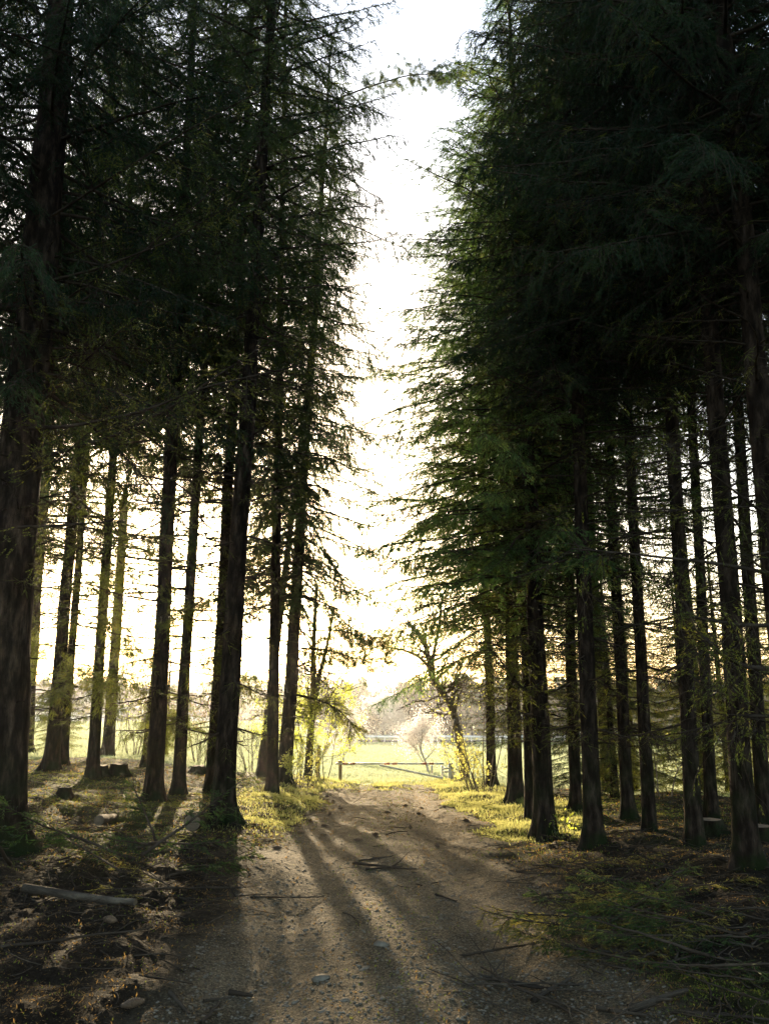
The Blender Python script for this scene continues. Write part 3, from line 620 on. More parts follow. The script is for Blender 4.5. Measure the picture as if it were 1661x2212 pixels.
def traced(name, label, y, lines, r, leaf, nleaf, size, seed, group=None, twigs=2, cat='tree', tw=0.9):
    """tree whose main limbs follow given image-plane lines set at depth y; side twigs grow in all directions"""
    g = np.random.default_rng(seed); P0 = at_y(*lines[0][0], y); z = T1(P0[0], y) - 0.05
    root = empty(name, (P0[0], y, z), label, cat, group); mb = MB(); tips = []
    for li, ln in enumerate(lines):
        pts = np.array([at_y(a, b, y) for a, b in ln]) - np.array([P0[0], y, z])
        if li == 0: pts[0, 2] = -0.1
        s = np.linspace(0, len(pts) - 1, 4 * len(pts)); i = np.minimum(s.astype(int), len(pts) - 2); f = (s - i)[:, None]
        Q = pts[i] * (1 - f) + pts[i + 1] * f
        k = np.ones(3) / 3; Q[1:-1] = (Q[:-2] + Q[1:-1] + Q[2:]) / 3
        Q[:, 1] += np.cumsum(g.normal(0, 0.03, len(Q)))
        rr = r[li] * np.linspace(1, 0.35, len(Q))
        mb.add(*tubes(Q[None], rr[None], 9), 0)
        n = int(len(Q) * twigs)
        for _ in range(n):
            q = g.integers(len(Q) // (3 if li == 0 else 6), len(Q))
            grow(mb, tips, Q[q], norm(g.normal(0, 0.7, 3) + np.array([0, 0, 0.35])), tw * g.uniform(0.5, 1.2), rr[q] * 0.4, 2, g, 0.1, 0.14, 2, 0.65, 0.6)
    obj('trunk', mb.mesh('branching_wood', [M['decbark']], True), root)
    V, Q = leaves(tips, nleaf, size, g, 0.03); obj('foliage', mesh('leaf_mass', V, Q, mats=[M[leaf]]), root)
traced('leafing_tree', 'crooked broadleaf tree arching left over the right end of the gate', 24.5,
       [[(1006, 1692), (1001, 1640), (991, 1590), (980, 1532), (956, 1495), (938, 1474), (927, 1431), (916, 1380), (880, 1345)],
        [(930, 1445), (905, 1418), (870, 1404), (835, 1398)], [(936, 1470), (935, 1420), (950, 1350), (955, 1290)]], (.15, .06, .07), 'leaf', 900, .05, 31, 'broadleaf trees by the gate', 1.6)
traced('leafing_tree', 'forked thin broadleaf tree among the bushes left of the gate', 23.5,
       [[(664, 1692), (668, 1620), (674, 1550), (677, 1490), (676, 1430), (680, 1350), (684, 1260)],
        [(677, 1492), (690, 1460), (700, 1420), (712, 1370), (722, 1310)]], (.13, .08), 'leaf', 1100, .05, 32, 'broadleaf trees by the gate', 1.6)
for i, (lab, u, v, y, H, st, lf, n, sz, lv) in enumerate([
    ('tall bush with fresh green leaves left of the left gate post', 697, 1690, 24.0, 3.1, 6, 'leaf', 4200, .052, 3),
    ('bush of thin stems with green leaves between the kinked spruce and the forked tree', 641, 1692, 22.6, 2.7, 5, 'leaf', 2000, .05, 3),
    ('low bush dotted with yellow leaves at the foot of the forked tree', 650, 1708, 20.5, 1.35, 5, 'leafy', 1000, .05, 2),
    ('yellow leaved bush beside the right gate post', 1000, 1706, 23.0, 1.25, 7, 'leafy', 560, .062, 3),
    ('yellow leaved bush in front of the tall thin stems on the right', 1028, 1722, 19.5, 1.2, 7, 'leafy', 620, .058, 3),
    ('clump of tall thin dark stems leaning left, right of the gate', 1046, 1736, 18.4, 4.6, 5, 'leafy', 380, .06, 2),
    ('small green leafed sprout at the foot of the thick right hand spruce', 1222, 1815, 10.3, .40, 4, 'leaf', 60, .04, 1),
    ('leafless shrub in the meadow edge between the big flared spruce and its neighbour', 545, 1668, 24.5, 2.2, 9, 'leaf', 250, .04, 3),
    ('bare thin shrub with a few brown leaves left of the big flared spruce', 430, 1665, 24.5, 2.6, 8, 'drygrass', 500, .045, 3),
    ('fine twigged shrub at the field edge right of the two stumps', 288, 1652, 24.0, 2.0, 8, 'leaf', 260, .04, 3),
    ('pair of thin bare saplings at the field edge right of the mossy footed spruce', 1440, 1775, 15.0, 1.7, 3, 'leafy', 60, .05, 2),
]):
    p = at_y(u, v, y); broadleaf('leafy_shrub', lab, 'shrub', p[0], y, H, .014 if H > 1 else .005, lv, lf, n, sz, 300 + i, stems=st, group='shrubs along the forest edge', first=.52, spread=.035)
for i, (lab, u, v, y, H, n, ld) in enumerate([
    ('white blossoming small tree behind the right end of the gate', 926, 1690, 32, 3.9, 5200, 4),
    ('pale blossoming tree behind the bushes left of the gate', 742, 1640, 46, 4.2, 9000, 4),
    ('white topped tree on the left of the two blossoming far across the meadow', 815, 1613, 128, 9.5, 6000, 4),
    ('white topped tree on the right of the two blossoming far across the meadow', 853, 1613, 126, 8.6, 6000, 4)]):
    p = at_y(u, v, y); far = y > 100
    broadleaf('blossoming_tree', lab, 'tree', p[0], y, H, .05 if not far else .14, ld, 'blossom', n, .055 if not far else .34, 400 + i, group='blossoming trees in the meadow', first=.27, spread=.11 if not far else .5, up=.3, ang=.85, ratio=.78, fork=4, bark='paletwig', crown='blossom')
for i, (lab, u, y, H, rr) in enumerate([
    ('rounded leafless tree right of the two white topped trees', 893, 124, 9.5, .2),
    ('tall bare tree just behind the right white topped tree', 870, 132, 10.5, .22),
    ('low bare bushy tree left of the two white topped trees', 797, 122, 5.5, .1),
    ('bare tree at the right side of the ploughed strip', 935, 128, 9.0, .2),
    ('bare tree at the far left rim of the distant wood', 752, 132, 9.5, .2)]):
    p = at_y(u, 1610, y); broadleaf('bare_tree', lab, 'tree', p[0], y, H, rr, 4, 'fartwig', 5200, .38, 430 + i, group='bare trees across the meadow', first=.36, spread=.45, up=.25, bark='fartwig', crown='twigs')

# ------------------------------------------------------------------ distant wood (one mass) and trees behind the farm
def far_wood(name, n, xr, yr, hr, seed, everg=0.3, step=1, keep=None):
    g = np.random.default_rng(seed); mb = MB()
    for i in range(n):
        y = g.uniform(*yr); x = g.uniform(*xr) * (y / yr[1])
        if keep and not keep(x, y): continue
        z = T1(x, y); H = g.uniform(*hr); ev = g.random() < everg
        m_ = 230
        if ev:
            t = g.random(m_) ** 0.8; rad = (1 - t) * H * 0.2 * np.sqrt(g.random(m_)); a = g.uniform(0, 6.28, m_)
            B = np.stack([x + rad * np.cos(a), y + rad * np.sin(a), z + H * (0.08 + 0.92 * t)], 1)
            D = norm(np.stack([np.cos(a), np.sin(a), g.uniform(-.8, -.1, m_)], 1)); V, Q = blades(B, D, g.uniform(.8, 1.8, m_), g.uniform(.2, .5, m_), g)
        else:
            q = norm(g.normal(0, 1, (m_, 3))) * (g.random((m_, 1)) ** .4); B = q * np.array([H * .24, H * .24, H * .38]) + np.array([x, y, z + H * .6])
            D = norm(q + g.normal(0, .4, (m_, 3)) + np.array([0, 0, .5])); V, Q = blades(B, D, g.uniform(.8, 2.0, m_), g.uniform(.05, .16, m_), g)
        mb.add(V, Q, 1 if ev else 0)
        tr = np.array([[x, y, z - .3], [x, y, z + H * .4], [x + g.normal(0, .3), y, z + H * .85]])
        mb.add(*tubes(tr[None], np.array([[.22, .16, .05]]), 5), 0)
    o = obj(name, mb.mesh(name, [M['fartwig'], M['farever']])); return tag(o, kind='stuff')
far_wood('distant_wood', 620, (-130, 130), (138, 230), (8, 12), 501, .35, keep=lambda x, y: not (-9 < x < -1 and y < 150) and not (x < -18 and y < 182))
far_wood('wood_behind_farm', 130, (-125, -25), (172, 215), (8, 12), 502, .4)

# ------------------------------------------------------------------ farm buildings far across the meadow
def tin(c, top): ...
M['roof'] = solid('roof_tiles', [(0.3, (0.035, 0.036, 0.04)), (0.7, (0.06, 0.06, 0.064))], 0.8, 2, 0.3, 0)
M['roof2'] = solid('shed_roof', [(0.3, (0.06, 0.055, 0.05)), (0.7, (0.10, 0.09, 0.085))], 0.8, 2, 0.3, 0)
M['render'] = solid('white_render', [(0.3, (0.62, 0.62, 0.60)), (0.7, (0.75, 0.74, 0.72))], 0.85, 1, 0.2, 0)
M['board'] = solid('grey_boards', [(0.3, (0.25, 0.23, 0.21)), (0.7, (0.36, 0.34, 0.31))], 0.85, 2, 0.2, 0)
mg, _, N_, L_ = newmat('window_glass'); p_ = nd(N_, 'BsdfPrincipled'); p_.inputs['Base Color'].default_value = (.25, .30, .36, 1); p_.inputs['Roughness'].default_value = .15; o_ = nd(N_, 'OutputMaterial'); L_.new(p_.outputs[0], o_.inputs[0]); M['glass'] = mg
def house(name, label, x, y, rot, w_, d_, hw, hr, wall, roof, wins, z=None, mono=False, base=0.0, skylight=None, over=.35):
    z = (T1(x, y) if z is None else z)
    root = empty(name, (x, y, z), label, 'building', None); root.rotation_euler = (0, 0, rot)
    mb = MB(); a, b = w_ / 2, d_ / 2
    if mono:      # roof rising towards +x
        V = [[-a, -b, -1], [a, -b, -1], [a, b, -1], [-a, b, -1], [-a, -b, hw], [a, -b, hw + hr], [a, b, hw + hr], [-a, b, hw]]
        mb.add(V, [[0, 1, 5, 4], [1, 2, 6, 5], [2, 3, 7, 6], [3, 0, 4, 7], [4, 5, 6, 7]])
    else:
        V = [[-a, -b, -1], [a, -b, -1], [a, b, -1], [-a, b, -1], [-a, -b, hw], [a, -b, hw], [a, b, hw], [-a, b, hw], [-a, 0, hw + hr - .05], [a, 0, hw + hr - .05]]
        mb.add(V, [[0, 1, 5, 4], [2, 3, 7, 6], [1, 2, 6, 5], [3, 0, 4, 7], [4, 8, 8, 7][:4], [5, 6, 9, 9][:4]][:4])
        Tt = [[4, 7, 8], [5, 9, 6]]
    if mono: me = mb.mesh('walls', [M[wall]])
    else: me = mesh('walls', V, [[0, 1, 5, 4], [2, 3, 7, 6], [1, 2, 6, 5], [3, 0, 4, 7]], Tt, [M[wall]])
    obj('walls', me, root)
    rb = MB(); o = over; th = .18
    if mono:
        s = hr / w_
        for dz in (0,):
            A = np.array([[-a - o, -b - o, hw - s * o], [a + o, -b - o, hw + hr + s * o], [a + o, b + o, hw + hr + s * o], [-a - o, b + o, hw - s * o]]) + np.array([0, 0, .03]); B = A + np.array([0, 0, th])
            rb.add(np.concatenate([A, B]), [[3, 2, 1, 0], [4, 5, 6, 7], [0, 1, 5, 4], [1, 2, 6, 5], [2, 3, 7, 6], [3, 0, 4, 7]])
    else:
        s = hr / b
        for sg in (-1, 1):
            A = np.array([[-a - o, sg * (b + o), hw - s * o], [a + o, sg * (b + o), hw - s * o], [a + o, 0, hw + hr], [-a - o, 0, hw + hr]]) + np.array([0, 0, .04]); B = A + np.array([0, 0, th])
            rb.add(np.concatenate([A, B]), [[3, 2, 1, 0], [4, 5, 6, 7], [0, 1, 5, 4], [1, 2, 6, 5], [2, 3, 7, 6], [3, 0, 4, 7]])
    rf = obj('roof', rb.mesh('roof', [M[roof]]), root)
    for (wx, wz, ww, wh) in wins:
        m_ = MB(); m_.box((wx, -b - .04, wz), (ww, .08, wh)); f = obj('window', m_.mesh('window', [M['render']]), root)
        m_ = MB(); m_.box((wx - ww * .22, -b - .09, wz), (ww * .36, .03, wh * .84)); m_.box((wx + ww * .22, -b - .09, wz), (ww * .36, .03, wh * .84)); obj('pane', m_.mesh('pane', [M['glass']]), f)
    if skylight:
        sx, f = skylight; th_ = math.atan2(hr, b); c = np.array([sx, -b * (1 - f), hw + hr * f + .32])
        Rx = [[1, 0, 0], [0, cos(th_), -sin(th_)], [0, sin(th_), cos(th_)]]
        m_ = MB(); m_.box(c, (1.6, 1.8, .10), Rx); k = obj('skylight', m_.mesh('skylight', [M['render']]), rf)
        m_ = MB(); m_.box(c + np.array([0, -.05, .07]), (1.2, 1.4, .04), Rx); obj('skylight_pane', m_.mesh('skylight_pane', [M['glass']]), rf)
    return root
def gx(u, y): return at_y(u, 1550, y)[0]
house('farmhouse', 'large farmhouse with grey tiled roof and skylight beyond the left meadow', gx(118, 150), 152, R(-14), 12.6, 9, 2.9, 4.6, 'render', 'roof', [(3.4, 1.6, 1.1, 1.3), (.4, 1.6, 1.1, 1.3), (-3, 1.6, 1.1, 1.3)], skylight=(-1.4, .25))
house('farm_shed', 'long grey shed with slanting white edged roof right of the farmhouse', gx(246, 140), 140, R(0), 6.6, 5, 1.3, 1.3, 'board', 'render', [(1.9, 1.5, .9, 1.2)], mono=True)
house('farm_barn', 'wide low barn with grey roof and white wall in the middle of the farm', gx(398, 142), 146, R(5), 13.5, 8, 1.7, 2.9, 'render', 'roof2', [(4.0, .9, .9, .9)])
house('farm_outbuilding', 'dark low outbuilding squeezed between the farmhouse and the long shed', gx(200, 146), 148, R(0), 4.0, 5, 2.0, 1.0, 'board', 'roof', [])
house('farm_stable', 'small stable with bright white roof at the right of the farm', gx(447, 150), 158, R(0), 3.4, 4, 5.0, .9, 'board', 'render', [], mono=False)

# guard rail and road line across the valley
mb = MB()
pts = np.array([[x, 112 + .02 * x, T1(x, 112 + .02 * x)] for x in np.linspace(-8, 26, 18)])
rd = bpy.data.objects
for k, (dy, hh, wd, mt, nm) in enumerate([(0, .03, 2.6, 'roof2', 'road')]):
    A = pts + np.array([0, -wd / 2, hh + .3]); B = pts + np.array([0, wd / 2, hh + .3])
    V = np.concatenate([A, B, A - np.array([0, 0, .6]), B - np.array([0, 0, .6])]); n = len(pts)
    Q = [[i, i + 1, n + i + 1, n + i] for i in range(n - 1)] + [[2 * n + i, 2 * n + i + 1, i + 1, i] for i in range(n - 1)]
    tag(obj('road', mesh('road', V, Q, mats=[M['roof2']])), kind='structure')
rl = empty('guard_rail', (pts[0, 0], pts[0, 1] - 1.5, pts[0, 2] + .3), 'thin pale guard rail along the road across the valley', 'guard rail')
off = np.array([pts[0, 0], pts[0, 1] - 1.5, pts[0, 2] + .3])
A = pts + np.array([0, -1.5, .95]) - off
obj('rail', mesh('rail', *tubes(A[None], np.full((1, len(A)), .13), 6), mats=[M['paint']]), rl)
for i in range(0, len(A), 2):
    m_ = MB(); m_.box(A[i] + np.array([0, .08, -.55]), (.1, .1, 1.1)); obj('post', m_.mesh('rail_post', [M['paint']]), rl)

# ------------------------------------------------------------------ gate
def build_gate():
    gy = 24.6
    a = at_y(735, 1694, gy); b = at_y(974, 1696, gy); za, zb_ = T1(a[0], gy), T1(b[0], gy)
    w_ = b[0] - a[0]; zt = at_y(735, 1649, gy)[2] - za; dz = zb_ - za
    root = empty('barrier_gate', (a[0], gy, za), 'white single bar forest gate with reddish bands across the path end', 'gate')
    m_ = MB(); m_.box((0, 0, zt / 2 - .1), (.10, .10, zt + .2 + .06)); p1 = obj('post', m_.mesh('gate_post', [M['wood_post']]), root)
    m_ = MB(); m_.box((0, 0, zt + .055), (.15, .15, .05)); obj('post_cap', m_.mesh('post_cap', [M['wood_post']]), p1)
    obj('pin', mesh('pin', *tubes(np.array([[[0, 0, zt + .08], [0, 0, zt + .5]]]), np.array([[.012, .01]]), 6), mats=[M['wood_post']]), p1)
    m_ = MB(); m_.box((w_, 0, (zt - .1 + dz) / 2), (.15, .12, zt + .12 - dz)); obj('hinge_post', m_.mesh('hinge_post', [M['paint']]), root)
    # beam
    x0, x1 = -.14, w_ - .22
    m_ = MB(); m_.box(((x0 + x1) / 2, -.10, zt), (x1 - x0, .05, .052)); bm_ = obj('beam', m_.mesh('beam', [M['paint']]), root)
    for px in (225, 305, 685, 770, 1095, 1175):
        xx = at_y(702 + px * .1953, 1650, gy)[0] - a[0]
        m_ = MB(); m_.box((xx, -.10, zt), (.16, .056, .058)); obj('red_band', m_.mesh('red_band', [M['red']]), bm_)
    for xx in (x1 - .04, x1 - .36):
        hb = .10 + dz + (x1 - xx) * .0
        lo = dz + .16 + (x1 - xx) * .25
        m_ = MB(); m_.box((xx, -.10, (zt - .047 + lo) / 2), (.055, .055, zt - .047 - lo)); obj('upright', m_.mesh('upright', [M['paint']]), root)
    xs = at_y(918 - 98, 1650, gy)[0] - a[0]
    P = np.array([[[xs, -.16, zt - .04], [x1 - .02, -.16, dz + .12]]]); obj('brace', mesh('brace', *tubes(P, np.full((1, 2), .026), 8), mats=[M['paint']]), root)
    for h in (zt - .14, .3 + dz):
        m_ = MB(); m_.box((w_ - .12, -.06, h), (.2, .03, .05)); obj('hinge', m_.mesh('hinge', [M['paint']]), root)
build_gate()
p = at_y(684, 1660, 24.3); r_ = empty('wooden_post', (p[0], 24.3, T1(p[0], 24.3)), 'pale weathered post leaning among the bushes left of the gate', 'post')
obj('shaft', mesh('shaft', *tubes(np.array([[[0, 0, -.2], [.03, 0, .4], [.07, 0, .95]]]), np.array([[.06, .055, .05]]), 10), mats=[M['wood_post']], smooth=True), r_)

# ------------------------------------------------------------------ ground cover
def wedge(n, r0, r1, a=35, g=rng, p=1.0):
    r = np.exp(g.uniform(math.log(r0), math.log(r1), n)); t = np.radians(g.uniform(-a, a, n)); return r * np.sin(t), r * np.cos(t), r
def scatter_blades(name, x, y, L, W, up, mat, g=rng, dz=0.0, lean=0.5):
    z = T(x, y) - 0.005 + dz; n = len(x)
    D = norm(np.stack([g.normal(0, lean, n), g.normal(0, lean, n), np.full(n, up)], 1))
    V, Q = blades(np.stack([x, y, z], 1), D, L, W, g, wd=np.stack([g.normal(0, 1, n), g.normal(0, .4, n), np.zeros(n)], 1))
    return tag(obj(name, mesh(name, V, Q, mats=[M[mat]])), kind='stuff')
g = np.random.default_rng(77)
x, y, r = wedge(330000, 17, 120, g=g); k = (field_mask(x, y) > .35) & (path_mask(x, y) < .3); x, y, r = x[k], y[k], r[k]; n = len(x)
scatter_blades('meadow_grass', x, y, (.05 + .0022 * r) * g.uniform(.5, 1.3, n), .004 + .0007 * r, 1.0, 'grass', g)
x, y, r = wedge(240000, 8, 27, 14, g); d = path_d(x, y)
pm = path_mask(x, y)
dens = np.where(x > 0, sstep(3.6, 2.2, x + .6 * fbm(x * .8, y * .8, 51)) * sstep(9.5, 12.5, y), sstep(-2.9, -1.9, x + .6 * fbm(x * .8, y * .8, 52)) * sstep(9.5, 13.5, y) * .6)
dens = dens * (.35 + .65 * sstep(-.15, .2, fbm(x * 1.1, y * 1.1, 53))) * sstep(.55, .1, pm)
k = g.random(len(x)) < dens; x, y, r = x[k], y[k], r[k]; n = len(x)
scatter_blades('verge_grass', x, y, (.03 + .0025 * r) * g.uniform(.4, 1.4, n), .003 + .00022 * r, .9, 'verge', g)
x, y, r = wedge(520000, 3.0, 24, 36, g); fl = (1 - path_mask(x, y)) * (1 - field_mask(x, y))
mo = sstep(.0, .3, fbm(x * .45, y * .45, 41, 4)) * .8 + .06 + .35 * sstep(-1.8, -3, x) * sstep(6.5, 9, y) + sstep(3.4, 1.6, np.abs(x)) * sstep(7, 11, y) * .5
fl = fl + .10 * np.exp(-((x - .1) / .45) ** 2) * path_mask(x, y); k = g.random(len(x)) < fl * np.maximum(mo, .8 * (np.abs(x - .1) < .9)) * (.3 + .7 * sstep(-.1, .2, fbm(x * 3, y * 3, 61, 3))); x, y, r = x[k], y[k], r[k]; n = len(x)
scatter_blades('moss_cover', x, y, (.009 + .0014 * r) * g.uniform(.4, 1.5, n), .0016 + .00035 * r, .55, 'moss', g)
x, y, r = wedge(260000, 2.8, 22, 36, g); fl = (1 - field_mask(x, y)) * (1 - .80 * path_mask(x, y))
k = g.random(len(x)) < fl * (.25 + .75 * sstep(-.15, .2, fbm(x * 2, y * 2, 62, 3))); x, y, r = x[k], y[k], r[k]; n = len(x)
scatter_blades('needle_litter', x, y, (.012 + .0022 * r) * g.uniform(.5, 1.6, n), .0022 + .0004 * r, .22, 'drygrass', g, lean=.8)
def twig_litter(name, n, r0, r1, L0, L1, rad, mat, g, lim=1.0, up=.06):
    x, y, r = wedge(n, r0, r1, 36, g); fl = (1 - field_mask(x, y)) * (1 - lim * path_mask(x, y)) ; k = g.random(n) < fl * np.where(x < 1.5, .12 + .88 * sstep(5.2, 7.5, r), .3 + .6 * sstep(5, 7, r)); x, y, r = x[k], y[k], r[k]; n = len(x)
    L = g.uniform(L0, L1, n) ; a = g.uniform(0, 2 * pi, n); K = 5; s = np.linspace(-.5, .5, K)
    bend = g.normal(0, .12, (n, 1)) * L[:, None] * (1 - (2 * s[None]) ** 2)
    px = x[:, None] + np.cos(a)[:, None] * L[:, None] * s - np.sin(a)[:, None] * bend; py = y[:, None] + np.sin(a)[:, None] * L[:, None] * s + np.cos(a)[:, None] * bend
    pz = T(px.ravel(), py.ravel()).reshape(px.shape)
    lin = pz.mean(1, keepdims=True) + (pz[:, -1:] - pz[:, :1]) * s
    pz = np.maximum(pz, lin) + rad * .6 + np.abs(g.normal(0, up, (n, 1))) * L[:, None] * (s + .5)
    R_ = rad * g.uniform(.4, 1.2, (n, 1)) * (1 + r[:, None] * .04) * np.linspace(1, .5, K)[None]
    V, Q = tubes(np.stack([px, py, pz], 2), R_, 5); return tag(obj(name, mesh(name, V, Q, mats=[M[mat]], smooth=True)), kind='stuff')
twig_litter('fallen_twigs', 4200, 3, 22, .05, .26, .0028, 'deadwood', g, .97, .12)
twig_litter('dark_twigs', 6500, 3, 22, .06, .45, .0042, 'twig', g, .965, .14)
# pebbles on the path
def pebble_shapes(n, x, y, size, g, flat=.5):
    S, Rr = 8, 3; th = np.arange(S) * 2 * pi / S; ph = np.array([-.9, 0, .9])
    base = np.array([[cos(p_) * cos(t), cos(p_) * sin(t), sin(p_)] for p_ in ph for t in th] + [[0, 0, -1], [0, 0, 1]])
    Q = [[i * S + j, i * S + (j + 1) % S, (i + 1) * S + (j + 1) % S, (i + 1) * S + j] for i in range(Rr - 1) for j in range(S)]
    Tt = [[24, (j + 1) % S, j] for j in range(S)] + [[25, 16 + j, 16 + (j + 1) % S] for j in range(S)]
    a = g.uniform(0, 6.28, n); sc_ = size[:, None] * np.stack([g.uniform(.8, 1.5, n), g.uniform(.6, 1, n), g.uniform(.3, .6, n) * flat / .5], 1)
    V = base[None] * sc_[:, None] * g.uniform(.88, 1.12, (n, 26, 1))
    ca, sa = np.cos(a)[:, None], np.sin(a)[:, None]
    V = np.stack([V[..., 0] * ca - V[..., 1] * sa, V[..., 0] * sa + V[..., 1] * ca, V[..., 2]], 2) + np.stack([x, y, T(x, y) + size * .06], 1)[:, None]
    o_ = (np.arange(n) * 26)[:, None, None]
    return V.reshape(-1, 3), (np.array(Q)[None] + o_).reshape(-1, 4), (np.array(Tt)[None] + o_).reshape(-1, 3)
x, y, r = wedge(20000, 3, 20, 26, g); k = path_mask(x, y) > .45; x, y, r = x[k], y[k], r[k]; n = len(x)
V, Q, Tt = pebble_shapes(n, x, y, g.uniform(.003, .010, n) ** 1.0 * (1 + .05 * r), g); tag(obj('gravel', mesh('gravel', V, Q, Tt, [M['stone']], smooth=True)), kind='stuff')
ORD = 'first second third fourth fifth sixth seventh eighth ninth tenth eleventh twelfth thirteenth fourteenth fifteenth sixteenth seventeenth eighteenth nineteenth twentieth'.split()
MARK = [(480, 'big flared spruce left of the path'), (332, 'stout mossy spruce'), (200, 'slim straight spruce'), (60, 'left edge trunks'), (1177, 'thick spruce nearest the path on the right'), (1282, 'dark even spruce'), (1403, 'green mossy footed spruce'), (1500, 'rooty dark spruce'), (1612, 'flared spruce at the right edge')]
def relabel(items, text, fixed=None):
    """items (object, u, v): name each by the trunk it lies below and its order coming towards the viewer"""
    d = {}
    for o, u, v in items:
        k = min(range(len(MARK)), key=lambda i: abs(MARK[i][0] - u)) if fixed is None else 0
        d.setdefault(k, []).append((v, o))
    for k, L_ in d.items():
        L_.sort(key=lambda q: q[0])
        for i, (v, o) in enumerate(L_): o['label'] = (text + ', ' + ORD[min(i, 19)] + ' down from the ' + (MARK[k][1] if fixed is None else fixed))
STN = []
lab = {0: 'large flat pale stone half sunk in the lit stripe of the path'}
for i, (u, v, s) in enumerate([(695, 2115, .055), (822, 2040, .05), (660, 2010, .03), (640, 2165, .035), (790, 2092, .04), (745, 2160, .03), (610, 2095, .03), (860, 1985, .03), (600, 1905, .03), (720, 1900, .03), (700, 2185, .035), (905, 2120, .03)]):
    X, Y, Z, _ = hit(u, v); V, Q, Tt = pebble_shapes(1, np.array([0.]), np.array([0.]), np.array([s]), g, .42); V[:, 2] -= T1(0, 0)
    STN.append((0, u, v)); tag(obj('stone', mesh('stone', V, Q, Tt, [M['stone']], smooth=True), loc=(X, Y, Z - .004)), lab.get(i, 'small flat stone set in the gravel of the path'), 'stone', 'loose stones on the path')
    if i: STN[-1] = (sc.objects[COL.objects[-1].name], u, v)
relabel([q for q in STN if q[0]], 'small flat path stone', 'gate')

# ------------------------------------------------------------------ cones, sticks, logs, stumps, brush
def cone_mesh(L=.11, rr=.021):
    mb = MB(); n = 11
    for i in range(n):
        t = i / (n - 1); rad = rr * math.sin(pi * (.12 + .8 * t)) + .003
        for j in range(9):
            a = (j + .5 * (i % 2)) * 2 * pi / 9; c = np.array([L * (t - .5), cos(a), sin(a)])
            b0 = np.array([c[0], c[1] * rad * .5, c[2] * rad * .5]); b1 = np.array([c[0] + L / n * 1.3, c[1] * rad * 1.1, c[2] * rad * 1.1])
            s = np.array([0, -sin(a), cos(a)]) * rad * .42
            mb.add(np.array([b0 - s, b0 + s, b1 + s * .7, b1 - s * .7]), [[0, 1, 2, 3]])
    t = np.linspace(0, 1, 8); mb.add(*tubes(np.stack([L * (t - .5), 0 * t, 0 * t], 1)[None], (rr * .75 * np.sin(pi * (.1 + .85 * t)))[None], 9))
    return mb.mesh('spruce_cone', [M['cone']])
CONE = cone_mesh()
def put(me, name, label, cat, x, y, dz, rz, s=1, group=None, tilt=0.0, ry=0.0):
    o = obj(name, me, loc=(x, y, T1(x, y) + dz)); o.rotation_euler = (tilt, ry, rz); o.scale = (s, s, s); return tag(o, label, cat, group)
for i, (u, v, lb, s) in enumerate([(284, 2178, 'brown spruce cone lying on the ground beside the short pale stick', 1.0), (240, 1996, 'spruce cone lying below the long fallen log on the left', 1.0)]):
    X, Y, Z, _ = hit(u, v); put(CONE, 'spruce_cone', lb, 'cone', X, Y, .018, .6 + 2.1 * i, s, 'spruce cones on the ground')
CN = []
for i, (u, v) in enumerate([(735, 1748), (712, 1760), (838, 1757), (905, 1760), (910, 1748), (772, 1817), (886, 1790), (702, 1786), (812, 1806), (670, 1778), (648, 1800), (960, 1745), (876, 1742), (720, 1733), (1006, 1775), (706, 1722), (945, 1830), (600, 1835)]):
    X, Y, Z, _ = hit(u, v); CN.append((put(CONE, 'spruce_cone', 'small dark spruce cone', 'cone', X, Y, .018, i * 1.3, .9, 'small dark cones on the path'), u, v))
relabel(CN, 'small dark cone on the path', 'gate')
def stick_mesh(L, r, g, side=3, bend=.1):
    K = 9; s = np.linspace(0, 1, K); P = np.stack([L * (s - .5), np.cumsum(g.normal(0, bend, K)) * L * .12, np.abs(np.cumsum(g.normal(0, .02, K))) * L * .25 + r], 1)
    mb = MB(); mb.add(*tubes(P[None], (r * np.linspace(1, .45, K))[None], 8))
    V = [np.array([P[0] + np.array([0, cos(a), sin(a)]) * r * .98 for a in np.arange(8) * pi / 4])]
    for _ in range(side):
        q = g.integers(2, K - 1); d = norm(np.array([g.uniform(.3, 1), g.choice([-1, 1]) * g.uniform(.3, 1), g.uniform(0, .5)])); l = L * g.uniform(.12, .35)
        ss = np.linspace(0, 1, 5); B = P[q] + d * (l * ss)[:, None] + np.cumsum(g.normal(0, .006, (5, 3)), 0); B[:, 2] = np.maximum(B[:, 2], .004)
        mb.add(*tubes(B[None], (r * .5 * np.linspace(1, .3, 5))[None], 6))
    return mb
g = np.random.default_rng(90)
STK = [stick_mesh(g.uniform(.8, 1.5), g.uniform(.008, .014), g, 4).mesh('bare_stick', [M['deadwood']], True) for _ in range(7)]
STD = [stick_mesh(g.uniform(.9, 1.8), g.uniform(.010, .018), g, 4).mesh('dark_stick', [M['twig']], True) for _ in range(5)]
def stick2(u1, v1, u2, v2, r, label, mat='deadwood', group=None, seed=1, side=1, lift=0.0, bend=.08):
    a = hit(u1, v1); b = hit(u2, v2); L = math.hypot(b[0] - a[0], b[1] - a[1]); gg = np.random.default_rng(seed)
    me = stick_mesh(L, r, gg, side, bend).mesh('fallen_stick', [M[mat]], True)
    o = obj('fallen_stick', me, loc=((a[0] + b[0]) / 2, (a[1] + b[1]) / 2, (a[2] + b[2]) / 2 + lift)); o.rotation_euler = (0, -math.atan2(b[2] - a[2], L), math.atan2(b[1] - a[1], b[0] - a[0])); tag(o, label, 'stick', group)
